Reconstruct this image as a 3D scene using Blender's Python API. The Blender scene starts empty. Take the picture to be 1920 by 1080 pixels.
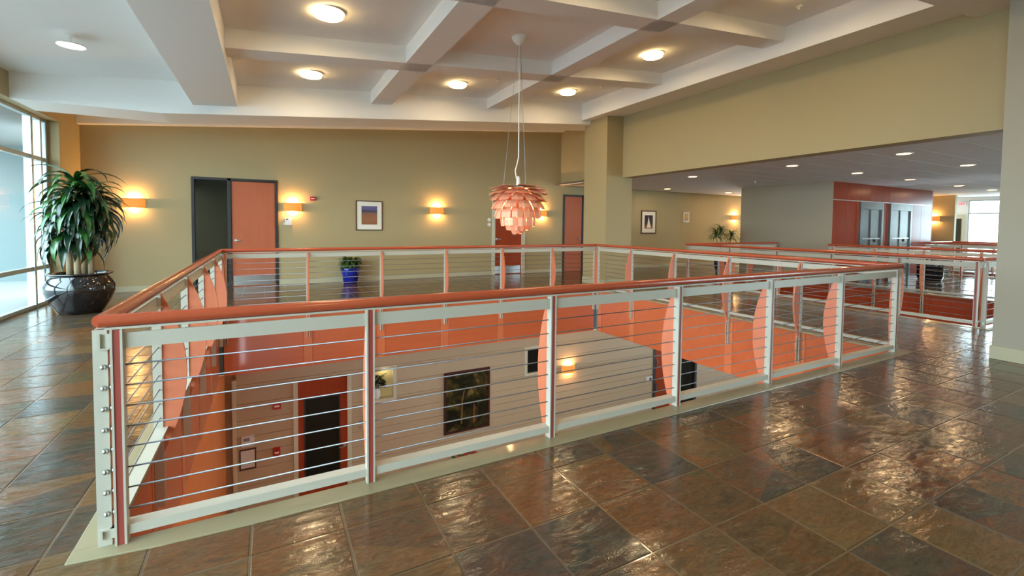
import bpy, bmesh, math, random
from mathutils import Vector, Matrix, Quaternion
R = random.Random(7)
SC = bpy.context.scene
COL = SC.collection

# ------------------------------------------------------------------ camera
CAM = (0.6423, -2.6416, 1.4678)
cam_d = bpy.data.cameras.new('camera'); cam = bpy.data.objects.new('camera', cam_d); COL.objects.link(cam)
cR = Vector((0.88266664, -0.46989757, 0.00979169)); cU = Vector((0.01053232, 0.04060374, 0.99911982)); cF = Vector((0.46988155, 0.8817866, -0.04078868))
mw = Matrix((cR, cU, -cF)).transposed().to_4x4(); mw.translation = Vector(CAM)
cam.matrix_world = mw
cam_d.sensor_fit = 'HORIZONTAL'; cam_d.sensor_width = 36.0; cam_d.lens = 857.1 * 36.0 / 1920.0
cam_d.shift_y = (457.0 - 540.0) / 1920.0
cam_d.clip_start = 0.05; cam_d.clip_end = 200
SC.camera = cam
# ------------------------------------------------------------------ world, exposure
SKY = 11.0
LAMP = 1.5
W = bpy.data.worlds.new('sky'); SC.world = W; W.use_nodes = True
bgn = W.node_tree.nodes['Background']; bgn.inputs[0].default_value = (0.86, 0.94, 1.0, 1); bgn.inputs[1].default_value = SKY
SC.view_settings.view_transform = 'Standard'; SC.view_settings.look = 'None'
SC.view_settings.exposure = 0.7; SC.view_settings.gamma = 1.0; SC.view_settings.use_curve_mapping = False
SC.cycles.max_bounces = 10; SC.cycles.diffuse_bounces = 6; SC.cycles.glossy_bounces = 5; SC.cycles.transmission_bounces = 6
SC.cycles.transparent_max_bounces = 12; SC.cycles.sample_clamp_indirect = 5.0; SC.cycles.caustics_reflective = False; SC.cycles.caustics_refractive = False
SC.cycles.use_denoising = True

def area_light(name, loc, rot, sx, sy, energy, col, shape='RECTANGLE', portal=False, spread=math.pi):
    d = bpy.data.lights.new(name, 'AREA'); d.shape = shape; d.size = sx
    if shape in ('RECTANGLE', 'ELLIPSE'): d.size_y = sy
    d.energy = energy; d.color = col; d.spread = spread
    if portal: d.cycles.is_portal = True
    o = bpy.data.objects.new(name, d); COL.objects.link(o); o.location = loc; o.rotation_euler = rot
    return o
# window openings pass sky light (sampling portals only)
area_light('window_portal_left', (-2.95, 1.2, 1.62), (0, math.radians(-90), 0), 3.24, 14.4, 1, (1, 1, 1), portal=True)
area_light('window_portal_front', (13.6, -6.25, 1.42), (math.radians(90), 0, 0), 8.0, 2.35, 1, (1, 1, 1), portal=True)  # portal of the unseen windows added in the front wall
area_light('window_portal_far', (25.15, 3.2, 1.4), (0, math.radians(90), 0), 2.4, 3.3, 1, (1, 1, 1), portal=True)

# ------------------------------------------------------------------ helpers
def lin(r, g, b):
    f = lambda c: (c / 12.92 if c <= 0.04045 else ((c + 0.055) / 1.055) ** 2.4)
    return (f(r / 255), f(g / 255), f(b / 255), 1)

class MB:
    def __init__(s): s.v = []; s.f = []
    def add(s, vs, fs):
        n = len(s.v); s.v += [tuple(p) for p in vs]; s.f += [tuple(i + n for i in f) for f in fs]; return s
    def box(s, x0, x1, y0, y1, z0, z1):
        x0, x1 = min(x0, x1), max(x0, x1); y0, y1 = min(y0, y1), max(y0, y1); z0, z1 = min(z0, z1), max(z0, z1)
        return s.add([(x0, y0, z0), (x1, y0, z0), (x1, y1, z0), (x0, y1, z0), (x0, y0, z1), (x1, y0, z1), (x1, y1, z1), (x0, y1, z1)],
                     [(0, 3, 2, 1), (4, 5, 6, 7), (0, 1, 5, 4), (1, 2, 6, 5), (2, 3, 7, 6), (3, 0, 4, 7)])
    def hexa(s, p):   # 8 points, bottom 4 then top 4
        return s.add(p, [(0, 3, 2, 1), (4, 5, 6, 7), (0, 1, 5, 4), (1, 2, 6, 5), (2, 3, 7, 6), (3, 0, 4, 7)])
    def prism(s, pa, pb):   # two matching polygons
        n = len(pa)
        return s.add(list(pa) + list(pb), [tuple(range(n))[::-1], tuple(range(n, 2 * n))] + [(i, (i + 1) % n, n + (i + 1) % n, n + i) for i in range(n)])
    def tube(s, pts, r, n=8, caps=True):
        pts = [Vector(p) for p in pts]; rs = r if isinstance(r, (list, tuple)) else [r] * len(pts)
        rings = []; up = None
        for i, p in enumerate(pts):
            d = (pts[min(i + 1, len(pts) - 1)] - pts[max(i - 1, 0)]).normalized()
            if up is None: up = Vector((0, 0, 1)) if abs(d.z) < .9 else Vector((1, 0, 0))
            a = d.cross(up).normalized(); b = a.cross(d).normalized(); up = b
            rings.append([p + (a * math.cos(t) + b * math.sin(t)) * rs[i] for t in [2 * math.pi * k / n for k in range(n)]])
        vs = [q for g in rings for q in g]; fs = []
        for i in range(len(pts) - 1):
            for k in range(n):
                fs.append((i * n + k, i * n + (k + 1) % n, (i + 1) * n + (k + 1) % n, (i + 1) * n + k))
        if caps: fs.append(tuple(range(n))[::-1]); fs.append(tuple(range((len(pts) - 1) * n, len(pts) * n)))
        return s.add(vs, fs)
    def lathe(s, prof, c=(0, 0, 0), n=24, caps=True):
        vs = []; fs = []
        for r, z in prof:
            for k in range(n):
                t = 2 * math.pi * k / n; vs.append((c[0] + r * math.cos(t), c[1] + r * math.sin(t), c[2] + z))
        for i in range(len(prof) - 1):
            for k in range(n):
                fs.append((i * n + k, i * n + (k + 1) % n, (i + 1) * n + (k + 1) % n, (i + 1) * n + k))
        if caps:
            fs.append(tuple(range(n))[::-1]); fs.append(tuple(range((len(prof) - 1) * n, len(prof) * n)))
        return s.add(vs, fs)

WL = {}      # object name -> world base location
def wl(o): return WL.get(o.name, Vector((0, 0, 0))) if o else Vector((0, 0, 0))
def link(name, data, parent=None, loc=None):
    o = bpy.data.objects.new(name, data); COL.objects.link(o)
    if parent: o.parent = parent
    base = Vector(loc) if loc is not None else wl(parent)
    WL[o.name] = base
    o.location = base - wl(parent)
    return o
def mesh_obj(name, mb, mat, parent=None, smooth=False, bevel=0, loc=None, autosmooth=None):
    base = Vector(loc) if loc is not None else wl(parent)
    me = bpy.data.meshes.new(name); me.from_pydata([tuple(Vector(p) - base) for p in mb.v], [], mb.f)
    me.validate()
    bm = bmesh.new(); bm.from_mesh(me); bmesh.ops.recalc_face_normals(bm, faces=bm.faces)
    if bevel:
        bmesh.ops.bevel(bm, geom=[e for e in bm.edges if e.calc_face_angle(0) > .5], offset=bevel, segments=2, affect='EDGES', profile=.5)
    bm.to_mesh(me); bm.free()
    if mat: me.materials.append(mat)
    if smooth: me.shade_smooth()
    if autosmooth: me.set_sharp_from_angle(angle=math.radians(autosmooth))
    return link(name, me, parent, base)
def empty(name, loc, label, cat, group=None):
    o = link(name, None, None, loc); o.empty_display_size = .1
    tag(o, label, cat, group); return o
def tag(o, label=None, cat=None, group=None, kind=None):
    if label: o['label'] = label
    if cat: o['category'] = cat
    if group: o['group'] = group
    if kind: o['kind'] = kind
    return o
def struct(name, mb, mat, label=None, **k):
    o = mesh_obj(name, mb, mat, **k); o['kind'] = 'structure'
    if label: o['label'] = label
    return o
def sempty(name, loc=(0, 0, 0), label=None):
    o = link(name, None, None, loc); o['kind'] = 'structure'; o.empty_display_size = .1
    if label: o['label'] = label
    return o

# ------------------------------------------------------------------ materials
def mat(name, col, rough=.5, metal=0, spec=.5, coat=0, emit=None, estr=0, bump=0, bscale=30, var=0, vscale=4, trans=0, sss=0):
    m = bpy.data.materials.new(name); m.use_nodes = True; nt = m.node_tree; N = nt.nodes; L = nt.links; b = N['Principled BSDF']
    b.inputs['Base Color'].default_value = col; b.inputs['Roughness'].default_value = rough; b.inputs['Metallic'].default_value = metal
    b.inputs['Specular IOR Level'].default_value = spec; b.inputs['Coat Weight'].default_value = coat; b.inputs['Coat Roughness'].default_value = .08
    if emit: b.inputs['Emission Color'].default_value = emit; b.inputs['Emission Strength'].default_value = estr
    if trans: b.inputs['Transmission Weight'].default_value = trans
    if bump or var:
        tc = N.new('ShaderNodeNewGeometry'); nz = N.new('ShaderNodeTexNoise'); nz.inputs['Scale'].default_value = vscale; nz.inputs['Detail'].default_value = 4
        L.new(tc.outputs['Position'], nz.inputs['Vector'])
        if var:
            mx = N.new('ShaderNodeMix'); mx.data_type = 'RGBA'; mx.inputs[6].default_value = tuple(c * (1 - var) for c in col[:3]) + (1,); mx.inputs[7].default_value = tuple(min(1, c * (1 + var)) for c in col[:3]) + (1,)
            L.new(nz.outputs['Fac'], mx.inputs[0]); L.new(mx.outputs[2], b.inputs['Base Color'])
        if bump:
            n2 = N.new('ShaderNodeTexNoise'); n2.inputs['Scale'].default_value = bscale; n2.inputs['Detail'].default_value = 3; L.new(tc.outputs['Position'], n2.inputs['Vector'])
            bp = N.new('ShaderNodeBump'); bp.inputs['Strength'].default_value = bump; bp.inputs['Distance'].default_value = .01
            L.new(n2.outputs['Fac'], bp.inputs['Height']); L.new(bp.outputs['Normal'], b.inputs['Normal'])
    return m
def wood(name, c1, c2, rough=.3, coat=.4, axis='Z', scale=3.0, panel=0):
    m = bpy.data.materials.new(name); m.use_nodes = True; nt = m.node_tree; N = nt.nodes; L = nt.links; b = N['Principled BSDF']
    g = N.new('ShaderNodeNewGeometry'); mp = N.new('ShaderNodeMapping'); s = [scale * 6] * 3; s['XYZ'.index(axis)] = scale * .5
    mp.inputs['Scale'].default_value = s; L.new(g.outputs['Position'], mp.inputs['Vector'])
    nz = N.new('ShaderNodeTexNoise'); nz.inputs['Scale'].default_value = 1; nz.inputs['Detail'].default_value = 5; nz.inputs['Distortion'].default_value = .6; L.new(mp.outputs[0], nz.inputs['Vector'])
    mx = N.new('ShaderNodeMix'); mx.data_type = 'RGBA'; mx.inputs[6].default_value = c1; mx.inputs[7].default_value = c2
    L.new(nz.outputs['Fac'], mx.inputs[0]); L.new(mx.outputs[2], b.inputs['Base Color'])
    b.inputs['Roughness'].default_value = rough; b.inputs['Coat Weight'].default_value = coat; b.inputs['Coat Roughness'].default_value = .06
    return m
def thin_glass(name, tint, gloss=.12, rough=.02):
    m = bpy.data.materials.new(name); m.use_nodes = True; nt = m.node_tree; N = nt.nodes; L = nt.links
    for n in list(N): N.remove(n)
    o = N.new('ShaderNodeOutputMaterial'); t = N.new('ShaderNodeBsdfTransparent'); t.inputs[0].default_value = tint
    gl = N.new('ShaderNodeBsdfGlossy'); gl.inputs['Roughness'].default_value = rough
    fr = N.new('ShaderNodeFresnel'); fr.inputs[0].default_value = 1.5; mx = N.new('ShaderNodeMixShader')
    ge = N.new('ShaderNodeNewGeometry'); mm = N.new('ShaderNodeMath'); mm.operation = 'SUBTRACT'; mm.inputs[0].default_value = 1; L.new(ge.outputs['Backfacing'], mm.inputs[1])
    m3 = N.new('ShaderNodeMath'); m3.operation = 'MULTIPLY'; L.new(fr.outputs[0], m3.inputs[0]); L.new(mm.outputs[0], m3.inputs[1])
    L.new(m3.outputs[0], mx.inputs[0]); L.new(t.outputs[0], mx.inputs[1]); L.new(gl.outputs[0], mx.inputs[2]); L.new(mx.outputs[0], o.inputs[0])
    return m
def slate():
    m = bpy.data.materials.new('slate'); m.use_nodes = True; nt = m.node_tree; N = nt.nodes; L = nt.links; b = N['Principled BSDF']
    g = N.new('ShaderNodeNewGeometry')
    # one random number per tile of the 0.4 m grid
    ad = N.new('ShaderNodeVectorMath'); ad.operation = 'ADD'; ad.inputs[1].default_value = (-0.955 + 40, 0.38 + 40, 0); L.new(g.outputs['Position'], ad.inputs[0])
    dv = N.new('ShaderNodeVectorMath'); dv.operation = 'SCALE'; dv.inputs['Scale'].default_value = 2.5; L.new(ad.outputs[0], dv.inputs[0])
    fl = N.new('ShaderNodeVectorMath'); fl.operation = 'FLOOR'; L.new(dv.outputs[0], fl.inputs[0])
    xy = N.new('ShaderNodeVectorMath'); xy.operation = 'MULTIPLY'; xy.inputs[1].default_value = (1, 1, 0); L.new(fl.outputs[0], xy.inputs[0])
    wn = N.new('ShaderNodeTexWhiteNoise'); wn.noise_dimensions = '3D'; L.new(xy.outputs[0], wn.inputs['Vector'])
    cr = N.new('ShaderNodeValToRGB'); L.new(wn.outputs['Value'], cr.inputs[0])
    cols = [(0, lin(94, 68, 44)), (.18, lin(114, 74, 44)), (.34, lin(82, 72, 50)), (.46, lin(60, 60, 56)), (.58, lin(106, 80, 52)), (.70, lin(90, 64, 48)), (.82, lin(112, 88, 56)), (.91, lin(56, 58, 58)), (1, lin(56, 58, 58))]
    e = cr.color_ramp.elements; e[0].position = 0; e[0].color = cols[0][1]; e[1].position = 1; e[1].color = cols[-1][1]
    for p, c in cols[1:-1]: k = e.new(p); k.color = c
    cr.color_ramp.interpolation = 'CONSTANT'
    # offset noise per tile
    sc = N.new('ShaderNodeVectorMath'); sc.operation = 'SCALE'; sc.inputs['Scale'].default_value = 13.0; L.new(wn.outputs['Color'], sc.inputs[0])
    po = N.new('ShaderNodeVectorMath'); po.operation = 'ADD'; L.new(g.outputs['Position'], po.inputs[0]); L.new(sc.outputs[0], po.inputs[1])
    mp = N.new('ShaderNodeMapping'); mp.inputs['Scale'].default_value = (1, 2.2, 1); L.new(po.outputs[0], mp.inputs['Vector'])
    n1 = N.new('ShaderNodeTexNoise'); n1.inputs['Scale'].default_value = 3.2; n1.inputs['Detail'].default_value = 7; n1.inputs['Roughness'].default_value = .65; n1.inputs['Distortion'].default_value = 1.4; L.new(mp.outputs[0], n1.inputs['Vector'])
    r2 = N.new('ShaderNodeValToRGB'); L.new(n1.outputs['Fac'], r2.inputs[0])
    q = r2.color_ramp.elements; q[0].position = .28; q[0].color = lin(40, 38, 34); q[1].position = .72; q[1].color = lin(128, 72, 32)
    z = q.new(.42); z.color = lin(88, 74, 52); z = q.new(.56); z.color = lin(104, 68, 42)
    mx = N.new('ShaderNodeMix'); mx.data_type = 'RGBA'; mx.inputs[0].default_value = .45; L.new(cr.outputs[0], mx.inputs[6]); L.new(r2.outputs[0], mx.inputs[7])
    m4 = N.new('ShaderNodeMapping'); m4.inputs['Scale'].default_value = (9, 26, 9); m4.inputs['Rotation'].default_value = (0, 0, .5); L.new(po.outputs[0], m4.inputs['Vector'])
    n4 = N.new('ShaderNodeTexNoise'); n4.inputs['Scale'].default_value = 1; n4.inputs['Detail'].default_value = 6; n4.inputs['Roughness'].default_value = .7; n4.inputs['Distortion'].default_value = 2.0; L.new(m4.outputs[0], n4.inputs['Vector'])
    r4 = N.new('ShaderNodeMapRange'); r4.inputs[1].default_value = .3; r4.inputs[2].default_value = .7; r4.inputs[3].default_value = .62; r4.inputs[4].default_value = 1.25; L.new(n4.outputs['Fac'], r4.inputs[0])
    mv = N.new('ShaderNodeVectorMath'); mv.operation = 'SCALE'; L.new(mx.outputs[2], mv.inputs[0]); L.new(r4.outputs[0], mv.inputs['Scale']); L.new(mv.outputs[0], b.inputs['Base Color'])
    b.inputs['Roughness'].default_value = .3; b.inputs['Coat Weight'].default_value = 1; b.inputs['Coat IOR'].default_value = 1.48; b.inputs['Coat Roughness'].default_value = .03; b.inputs['Specular IOR Level'].default_value = .0
    n3 = N.new('ShaderNodeTexNoise'); n3.inputs['Scale'].default_value = 9; n3.inputs['Detail'].default_value = 6; n3.inputs['Roughness'].default_value = .6; n3.inputs['Distortion'].default_value = 1.0; L.new(mp.outputs[0], n3.inputs['Vector'])
    bp = N.new('ShaderNodeBump'); bp.inputs['Strength'].default_value = .35; bp.inputs['Distance'].default_value = .02; L.new(n3.outputs['Fac'], bp.inputs['Height'])
    L.new(bp.outputs['Normal'], b.inputs['Normal'])
    b2 = N.new('ShaderNodeBump'); b2.inputs['Strength'].default_value = .24; b2.inputs['Distance'].default_value = .010; L.new(n3.outputs['Fac'], b2.inputs['Height']); L.new(b2.outputs['Normal'], b.inputs['Coat Normal'])
    return m
M = {}
M['slate'] = slate()
M['grout'] = mat('grout', lin(104, 84, 62), .2, coat=.8)
M['wall'] = mat('tan_paint', lin(173, 155, 114), .6, bump=.03, bscale=120)
M['wall_grey'] = mat('grey_tan_paint', lin(168, 158, 140), .6)
M['ceil'] = mat('white_plaster', lin(243, 241, 239), .8, bump=.02, bscale=90)
M['base'] = mat('baseboard_paint', lin(186, 178, 148), .5)
M['border'] = mat('sealed_border', lin(150, 138, 108), .3, coat=.3, var=.06)
M['paint'] = mat('pale_green_paint', lin(190, 185, 171), .35, bump=.02)
M['rail'] = wood('handrail_wood', lin(172, 74, 46), lin(188, 88, 56), .25, .4, 'X')
M['fin'] = wood('fin_veneer', lin(206, 112, 78), lin(216, 126, 92), .4, .25)
M['core'] = mat('post_core', lin(158, 72, 62), .4)
M['fascia'] = wood('fascia_veneer', lin(188, 90, 52), lin(202, 106, 64), .28, .35, 'X', 2.0)
M['fascia_b'] = wood('fascia_batten', lin(202, 108, 68), lin(212, 120, 78), .25, .6)
M['doorwood'] = wood('door_veneer', lin(180, 90, 54), lin(196, 106, 66), .45, .0)
M['darkwood'] = wood('dark_red_veneer', lin(150, 58, 28), lin(170, 72, 36), .35, 0)
M['darkwood'].node_tree.nodes['Principled BSDF'].inputs['Specular IOR Level'].default_value = .18
M['lift'] = wood('lift_veneer', lin(122, 44, 22), lin(144, 56, 28), .22, 0)
M['lift'].node_tree.nodes['Principled BSDF'].inputs['Specular IOR Level'].default_value = .16
M['lowwood'] = wood('lower_wall_veneer', lin(216, 112, 48), lin(232, 132, 66), .35, .2)
M['steel'] = mat('steel', (.55, .56, .57, 1), .28, 1)
M['brush'] = mat('brushed_steel', (.17, .17, .165, 1), .3, 1, var=.35, vscale=2)
M['cable'] = mat('cable_steel', (.27, .27, .29, 1), .42, 1)
M['black'] = mat('dark_bronze_frame', lin(44, 40, 42), .4)
M['darkglass'] = mat('dark_glass', lin(22, 26, 24), .03, spec=.6, coat=.3)
M['alu'] = mat('window_aluminium', lin(190, 200, 204), .35, .4)
M['glass'] = thin_glass('window_glass', (.78, .88, .9, 1))
M['pglass'] = thin_glass('picture_glass', (.96, .96, .96, 1))
M['white'] = mat('white_plastic', lin(225, 225, 225), .4)
M['red'] = mat('red_plastic', lin(190, 40, 36), .35)
M['pot'] = mat('black_glazed_pot', lin(20, 18, 22), .08, coat=.8, var=.3, vscale=6)
M['bluepot'] = mat('cobalt_glazed_pot', lin(20, 34, 138), .12, coat=.7)
M['soil'] = mat('potting_soil', lin(48, 36, 28), .9)
M['leaf1'] = mat('dark_leaf', lin(16, 46, 26), .28, coat=.35, var=.35, vscale=6)
M['leaf2'] = mat('bright_leaf', lin(40, 92, 34), .3, coat=.35, var=.3, vscale=6)
M['leaf3'] = mat('olive_leaf', lin(62, 96, 36), .45, var=.3)
M['cane'] = mat('cane_bark', lin(176, 156, 124), .7, bump=.2, bscale=40, var=.15)
M['tileceil'] = mat('acoustic_tile', lin(226, 224, 226), .85, bump=.1, bscale=150)
M['grid'] = mat('ceiling_grid', lin(84, 78, 76), .8)
M['siding'] = mat('siding_paint', lin(190, 169, 140), .55)
M['trim'] = mat('cream_trim', lin(206, 200, 178), .45)
M['carpet'] = mat('lower_carpet', lin(110, 96, 76), .9, bump=.3, bscale=200)
M['lens'] = mat('warm_lamp_glass', (1, .9, .7, 1), .4, emit=(1, .74, .36, 1), estr=6.5 * LAMP)
M['lens2'] = mat('bright_lamp_glass', (1, .9, .7, 1), .4, emit=(1, .60, .26, 1), estr=4.5 * LAMP)
M['shade'] = mat('amber_shade', lin(196, 112, 46), .7, emit=(1, .36, .06, 1), estr=.30 * LAMP)
M['lens3'] = mat('soft_disc_glass', (.9, .85, .8, 1), .4, emit=(1, .84, .72, 1), estr=3.2 * LAMP)
M['bulb'] = mat('lit_bulb', (1, .9, .7, 1), .4, emit=(1, .66, .26, 1), estr=14 * LAMP)
M['copper'] = mat('salmon_copper', lin(244, 172, 136), .35, .2)
M['offwhite'] = mat('white_enamel', lin(240, 238, 232), .35)
M['mat'] = mat('picture_mount', lin(236, 230, 214), .7)
M['brownframe'] = mat('brown_frame', lin(84, 50, 34), .4)
M['darkred'] = mat('dark_red_frame', lin(66, 26, 26), .4)
M['conc'] = mat('exterior_render', lin(106, 122, 126), .8)
M['soffit'] = mat('exterior_soffit', lin(120, 120, 118), .8)
M['pave'] = mat('exterior_paving', lin(130, 132, 132), .9)
M['yellow'] = mat('yellow_wall', lin(214, 198, 138), .6)
M['grey'] = mat('plain_grey_wall', lin(150, 140, 124), .6)

# ------------------------------------------------------------------ sizes
VX0, VX1, VY0, VY1 = 0.0, 7.30, 0.0, 5.714        # first void
UX0, UX1, UY0, UY1 = 10.05, 13.80, 0.07, 5.52      # second void
TX0, TX1, TY0, TY1 = 19.5, 22.0, 0.2, 4.3          # third void
YB = 9.49; XL = -2.65; XH = 8.34; ZL = -3.95; XE = 25.0; YF = -6.0
def czl(x): return 3.84 + .0875 * x
def ring(x): return 3.235 if x < -.9 else 3.235 + (x + .9) * .0895
def gridz(x): return 3.60 + .0905 * x
LOW = 2.72

# ------------------------------------------------------------------ floor
flo = sempty('floor', (0, 0, 0), 'polished slate tile floor around the open wells')
def rsub(rs, h):
    out = []
    for (a, b, c, d) in rs:
        if h[0] >= b or h[1] <= a or h[2] >= d or h[3] <= c: out.append((a, b, c, d)); continue
        if h[2] > c: out.append((a, b, c, h[2]))
        if h[3] < d: out.append((a, b, h[3], d))
        cc, dd = max(c, h[2]), min(d, h[3])
        if h[0] > a: out.append((a, h[0], cc, dd))
        if h[1] < b: out.append((h[1], b, cc, dd))
    return out
area = [(-2.95, XE, YF, YB)]
for h in ((VX0 - .08, VX1 + .08, VY0 - .08, VY1 + .08), (UX0 - .08, UX1 + .08, UY0 - .08, UY1 + .08), (TX0 - .08, TX1 + .08, TY0 - .08, TY1 + .08)): area = rsub(area, h)
sl = MB()
for a, b, c, d in area: sl.box(a, b, c, d, -.94, -.022)
sl.box(-2.95, 18.4, YB, YB + .3, -.95, -.004)
mesh_obj('floor_slab', sl, M['conc'], flo)
gr = MB()
for a, b, c, d in area: gr.box(a, b, c, d, -.022, -.0035)
mesh_obj('grout_bed', gr, M['grout'], flo)
BW = .15
holes = [(VX0 - .12, VX1 + .12, VY0 - .075, VY1 + .12), (UX0 - .12, UX1 + .12, UY0 - .12, UY1 + .12), (TX0 - .12, TX1 + .12, TY0 - .12, TY1 + .12)]
cells = []
P = .4; GAP = .005
i0, i1 = int(math.floor((-2.95 - .955) / P)), int(math.ceil((XE - .955) / P)); j0, j1 = int(math.floor((YF + .38) / P)), int(math.ceil((YB + .38) / P))
for i in range(i0, i1):
    for j in range(j0, j1):
        a, c = .955 + i * P, -.38 + j * P
        rs = [(max(a, -2.95), min(a + P, XE), max(c, YF), min(c + P, YB))]
        if rs[0][1] - rs[0][0] < .03 or rs[0][3] - rs[0][2] < .03: continue
        for h in holes: rs = rsub(rs, h)
        for r in rs:
            if r[1] - r[0] < .02 or r[3] - r[2] < .02: continue
            cx, cy = (r[0] + r[1]) / 2, (r[2] + r[3]) / 2
            d = Vector((cx, cy, 0)) - Vector(CAM); z = d.dot(cF)
            vis = False; px = 0
            if z > .3:
                u = 960 + 857 * d.dot(cR) / z; v = 457 - 857 * d.dot(cU) / z
                vis = -150 < u < 2070 and v < 1250
                px = (r[1] - r[0]) * (r[3] - r[2]) * 857 ** 2 / z ** 3
            cells.append((px if vis else 0, r))
cells.sort(key=lambda t: -t[0])
def tile_mb(w, d, mb=None, ox=0, oy=0, oz=0, bz=.0035):
    mb = mb or MB(); b = .003
    v = [(-w, -d, -.02), (w, -d, -.02), (w, d, -.02), (-w, d, -.02), (-w, -d, -bz * .5), (w, -d, -bz * .5), (w, d, -bz * .5), (-w, d, -bz * .5), (-w + b, -d + b, 0), (w - b, -d + b, 0), (w - b, d - b, 0), (-w + b, d - b, 0)]
    return mb.add([(x + ox, y + oy, z + oz) for x, y, z in v], [(0, 1, 5, 4), (1, 2, 6, 5), (2, 3, 7, 6), (3, 0, 4, 7), (4, 5, 9, 8), (5, 6, 10, 9), (6, 7, 11, 10), (7, 4, 8, 11), (8, 9, 10, 11)])
tmesh = {}
rest = MB()
for n, (px, r) in enumerate(cells):
    w, d = (r[1] - r[0]) / 2 - GAP, (r[3] - r[2]) / 2 - GAP
    cx, cy = (r[0] + r[1]) / 2, (r[2] + r[3]) / 2
    dz = -R.random() * .0012
    if n < 300:
        k = (round(w, 3), round(d, 3))
        if k not in tmesh:
            me = bpy.data.meshes.new('tile'); t = tile_mb(w, d); me.from_pydata(t.v, [], t.f); me.materials.append(M['slate']); tmesh[k] = me
        o = link('tile', tmesh[k], flo, (cx, cy, dz)); o.rotation_euler = (R.gauss(0, .0022), R.gauss(0, .0022), 0)
    else: tile_mb(w, d, rest, cx, cy, dz)
o = mesh_obj('far_tiles', rest, M['slate'], flo); o['kind'] = 'stuff'
# lower floor
struct('floor.001', MB().box(-8, XE, YF, YB, ZL - .1, ZL), M['carpet'])

def border(name, x0, x1, y0, y1, label):
    o = sempty(name, (x0, y0, 0), label); w = .14; e = -.002
    for (a, b, c, d) in ((x0 - w, x1 + w, y0 - .155, y0 + e), (x0 - w, x1 + w, y1 - e, y1 + w), (x0 - w, x0 + e, y0 + e, y1 - e), (x1 - e, x1 + w, y0 + e, y1 - e)):
        if c < y0 - .1 and y0 == VY0 and x0 == VX0:
            pp = [(-.14, -.086), (.2, -.126), (.6, -.145), (b, -.148), (b, d), (-.14, d)]
            mesh_obj('border_strip', MB().prism([(x, y, -.02) for x, y in pp], [(x, y, .006) for x, y in pp]), M['border'], o, bevel=.003)
        else: mesh_obj('border_strip', MB().box(a, b, c, d, -.02, .006), M['border'], o, bevel=.003)
    return o
border('trim_1', VX0, VX1, VY0, VY1, 'cream edging flush with the tiles around the near floor well')
border('trim_2', UX0, UX1, UY0, UY1, 'cream edging around the second floor well')
border('trim_3', TX0, TX1, TY0, TY1, 'cream edging around the far floor well')

# ------------------------------------------------------------------ fascias of the wells
def fascia(name, p0, p1, inward, seams, m, mbatt, label, z0=-.96, z1=-.022, bw=.14):
    """panelled fascia from p0 to p1 (xy) whose face looks along inward"""
    p0, p1, n = Vector((*p0, 0)), Vector((*p1, 0)), Vector((*inward, 0)); L = (p1 - p0).length; s = (p1 - p0).normalized()
    o = sempty(name, (p0.x, p0.y, z0), label)
    def bx(mb, a, b, t0, t1, za, zb):
        q = [p0 + s * a + n * t0, p0 + s * b + n * t0, p0 + s * b + n * t1, p0 + s * a + n * t1]
        return mb.hexa([(k.x, k.y, za) for k in q] + [(k.x, k.y, zb) for k in q])
    es = [0] + list(seams) + [L]
    for i in range(len(es) - 1):
        a = es[i] + (bw / 2 if i else 0); b = es[i + 1] - (bw / 2 if i < len(es) - 2 else 0)
        mesh_obj('panel', bx(MB(), a + .003, b - .003, -.075, -.055, z0, z1), m, o, bevel=.002)
    for q in seams: mesh_obj('batten', bx(MB(), q - bw / 2, q + bw / 2, -.075, -.05, z0, z1), mbatt, o, bevel=.002)
    return o
S = 1.2172; T = 1.1429
FX = [.04, 1.139, 2.355, 3.577, 4.79, 6.005, 7.20]
BX = [.04, 1.2172, 2.4344, 3.6516, 4.8688, 6.086, 7.26]
LY = [0.0, 1.143, 2.286, 3.429, 4.572, 5.67]
fascia('wall_well_back', (VX0, VY1), (VX1, VY1), (0, -1), [x for x in BX[1:-1]], M['fascia'], M['fascia_b'], 'orange veneer fascia below the far rail of the near well')
fascia('wall_well_right', (VX1, VY0), (VX1, VY1), (-1, 0), [y for y in LY[1:-1]] + [5.64], M['fascia'], M['fascia_b'], 'orange veneer fascia below the right rail of the near well')
fascia('wall_well_left', (VX0, VY0), (VX0, VY1), (1, 0), [y for y in LY[1:-1]], M['fascia'], M['fascia_b'], 'orange veneer fascia below the left rail of the near well')
fascia('wall_well_front', (VX0, VY0), (VX1, VY0), (0, 1), [x for x in FX[1:-1]], M['fascia'], M['fascia_b'], 'orange veneer fascia below the near rail')
fascia('wall_second_well_right', (UX1, UY0), (UX1, UY1), (-1, 0), [1.0, 2.0, 3.0, 4.0], M['darkwood'], M['darkwood'], 'dark red fascia at the far side of the second well')
fascia('wall_second_well_back', (UX0, UY1), (UX1, UY1), (0, -1), [1.2, 2.4], M['darkwood'], M['darkwood'], 'dark red fascia at the left end of the second well')
fascia('wall_second_well_front', (UX0, UY0), (UX1, UY0), (0, 1), [1.2, 2.4], M['darkwood'], M['darkwood'], 'dark red fascia at the near end of the second well')
fascia('wall_third_well_right', (TX1, TY0), (TX1, TY1), (-1, 0), [1.3, 2.7], M['darkwood'], M['darkwood'], 'dark red fascia at the far side of the third well')

# ------------------------------------------------------------------ upper walls
def wallbox(name, args, m, label=None): return struct(name, MB().box(*args), m, label)
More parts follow.
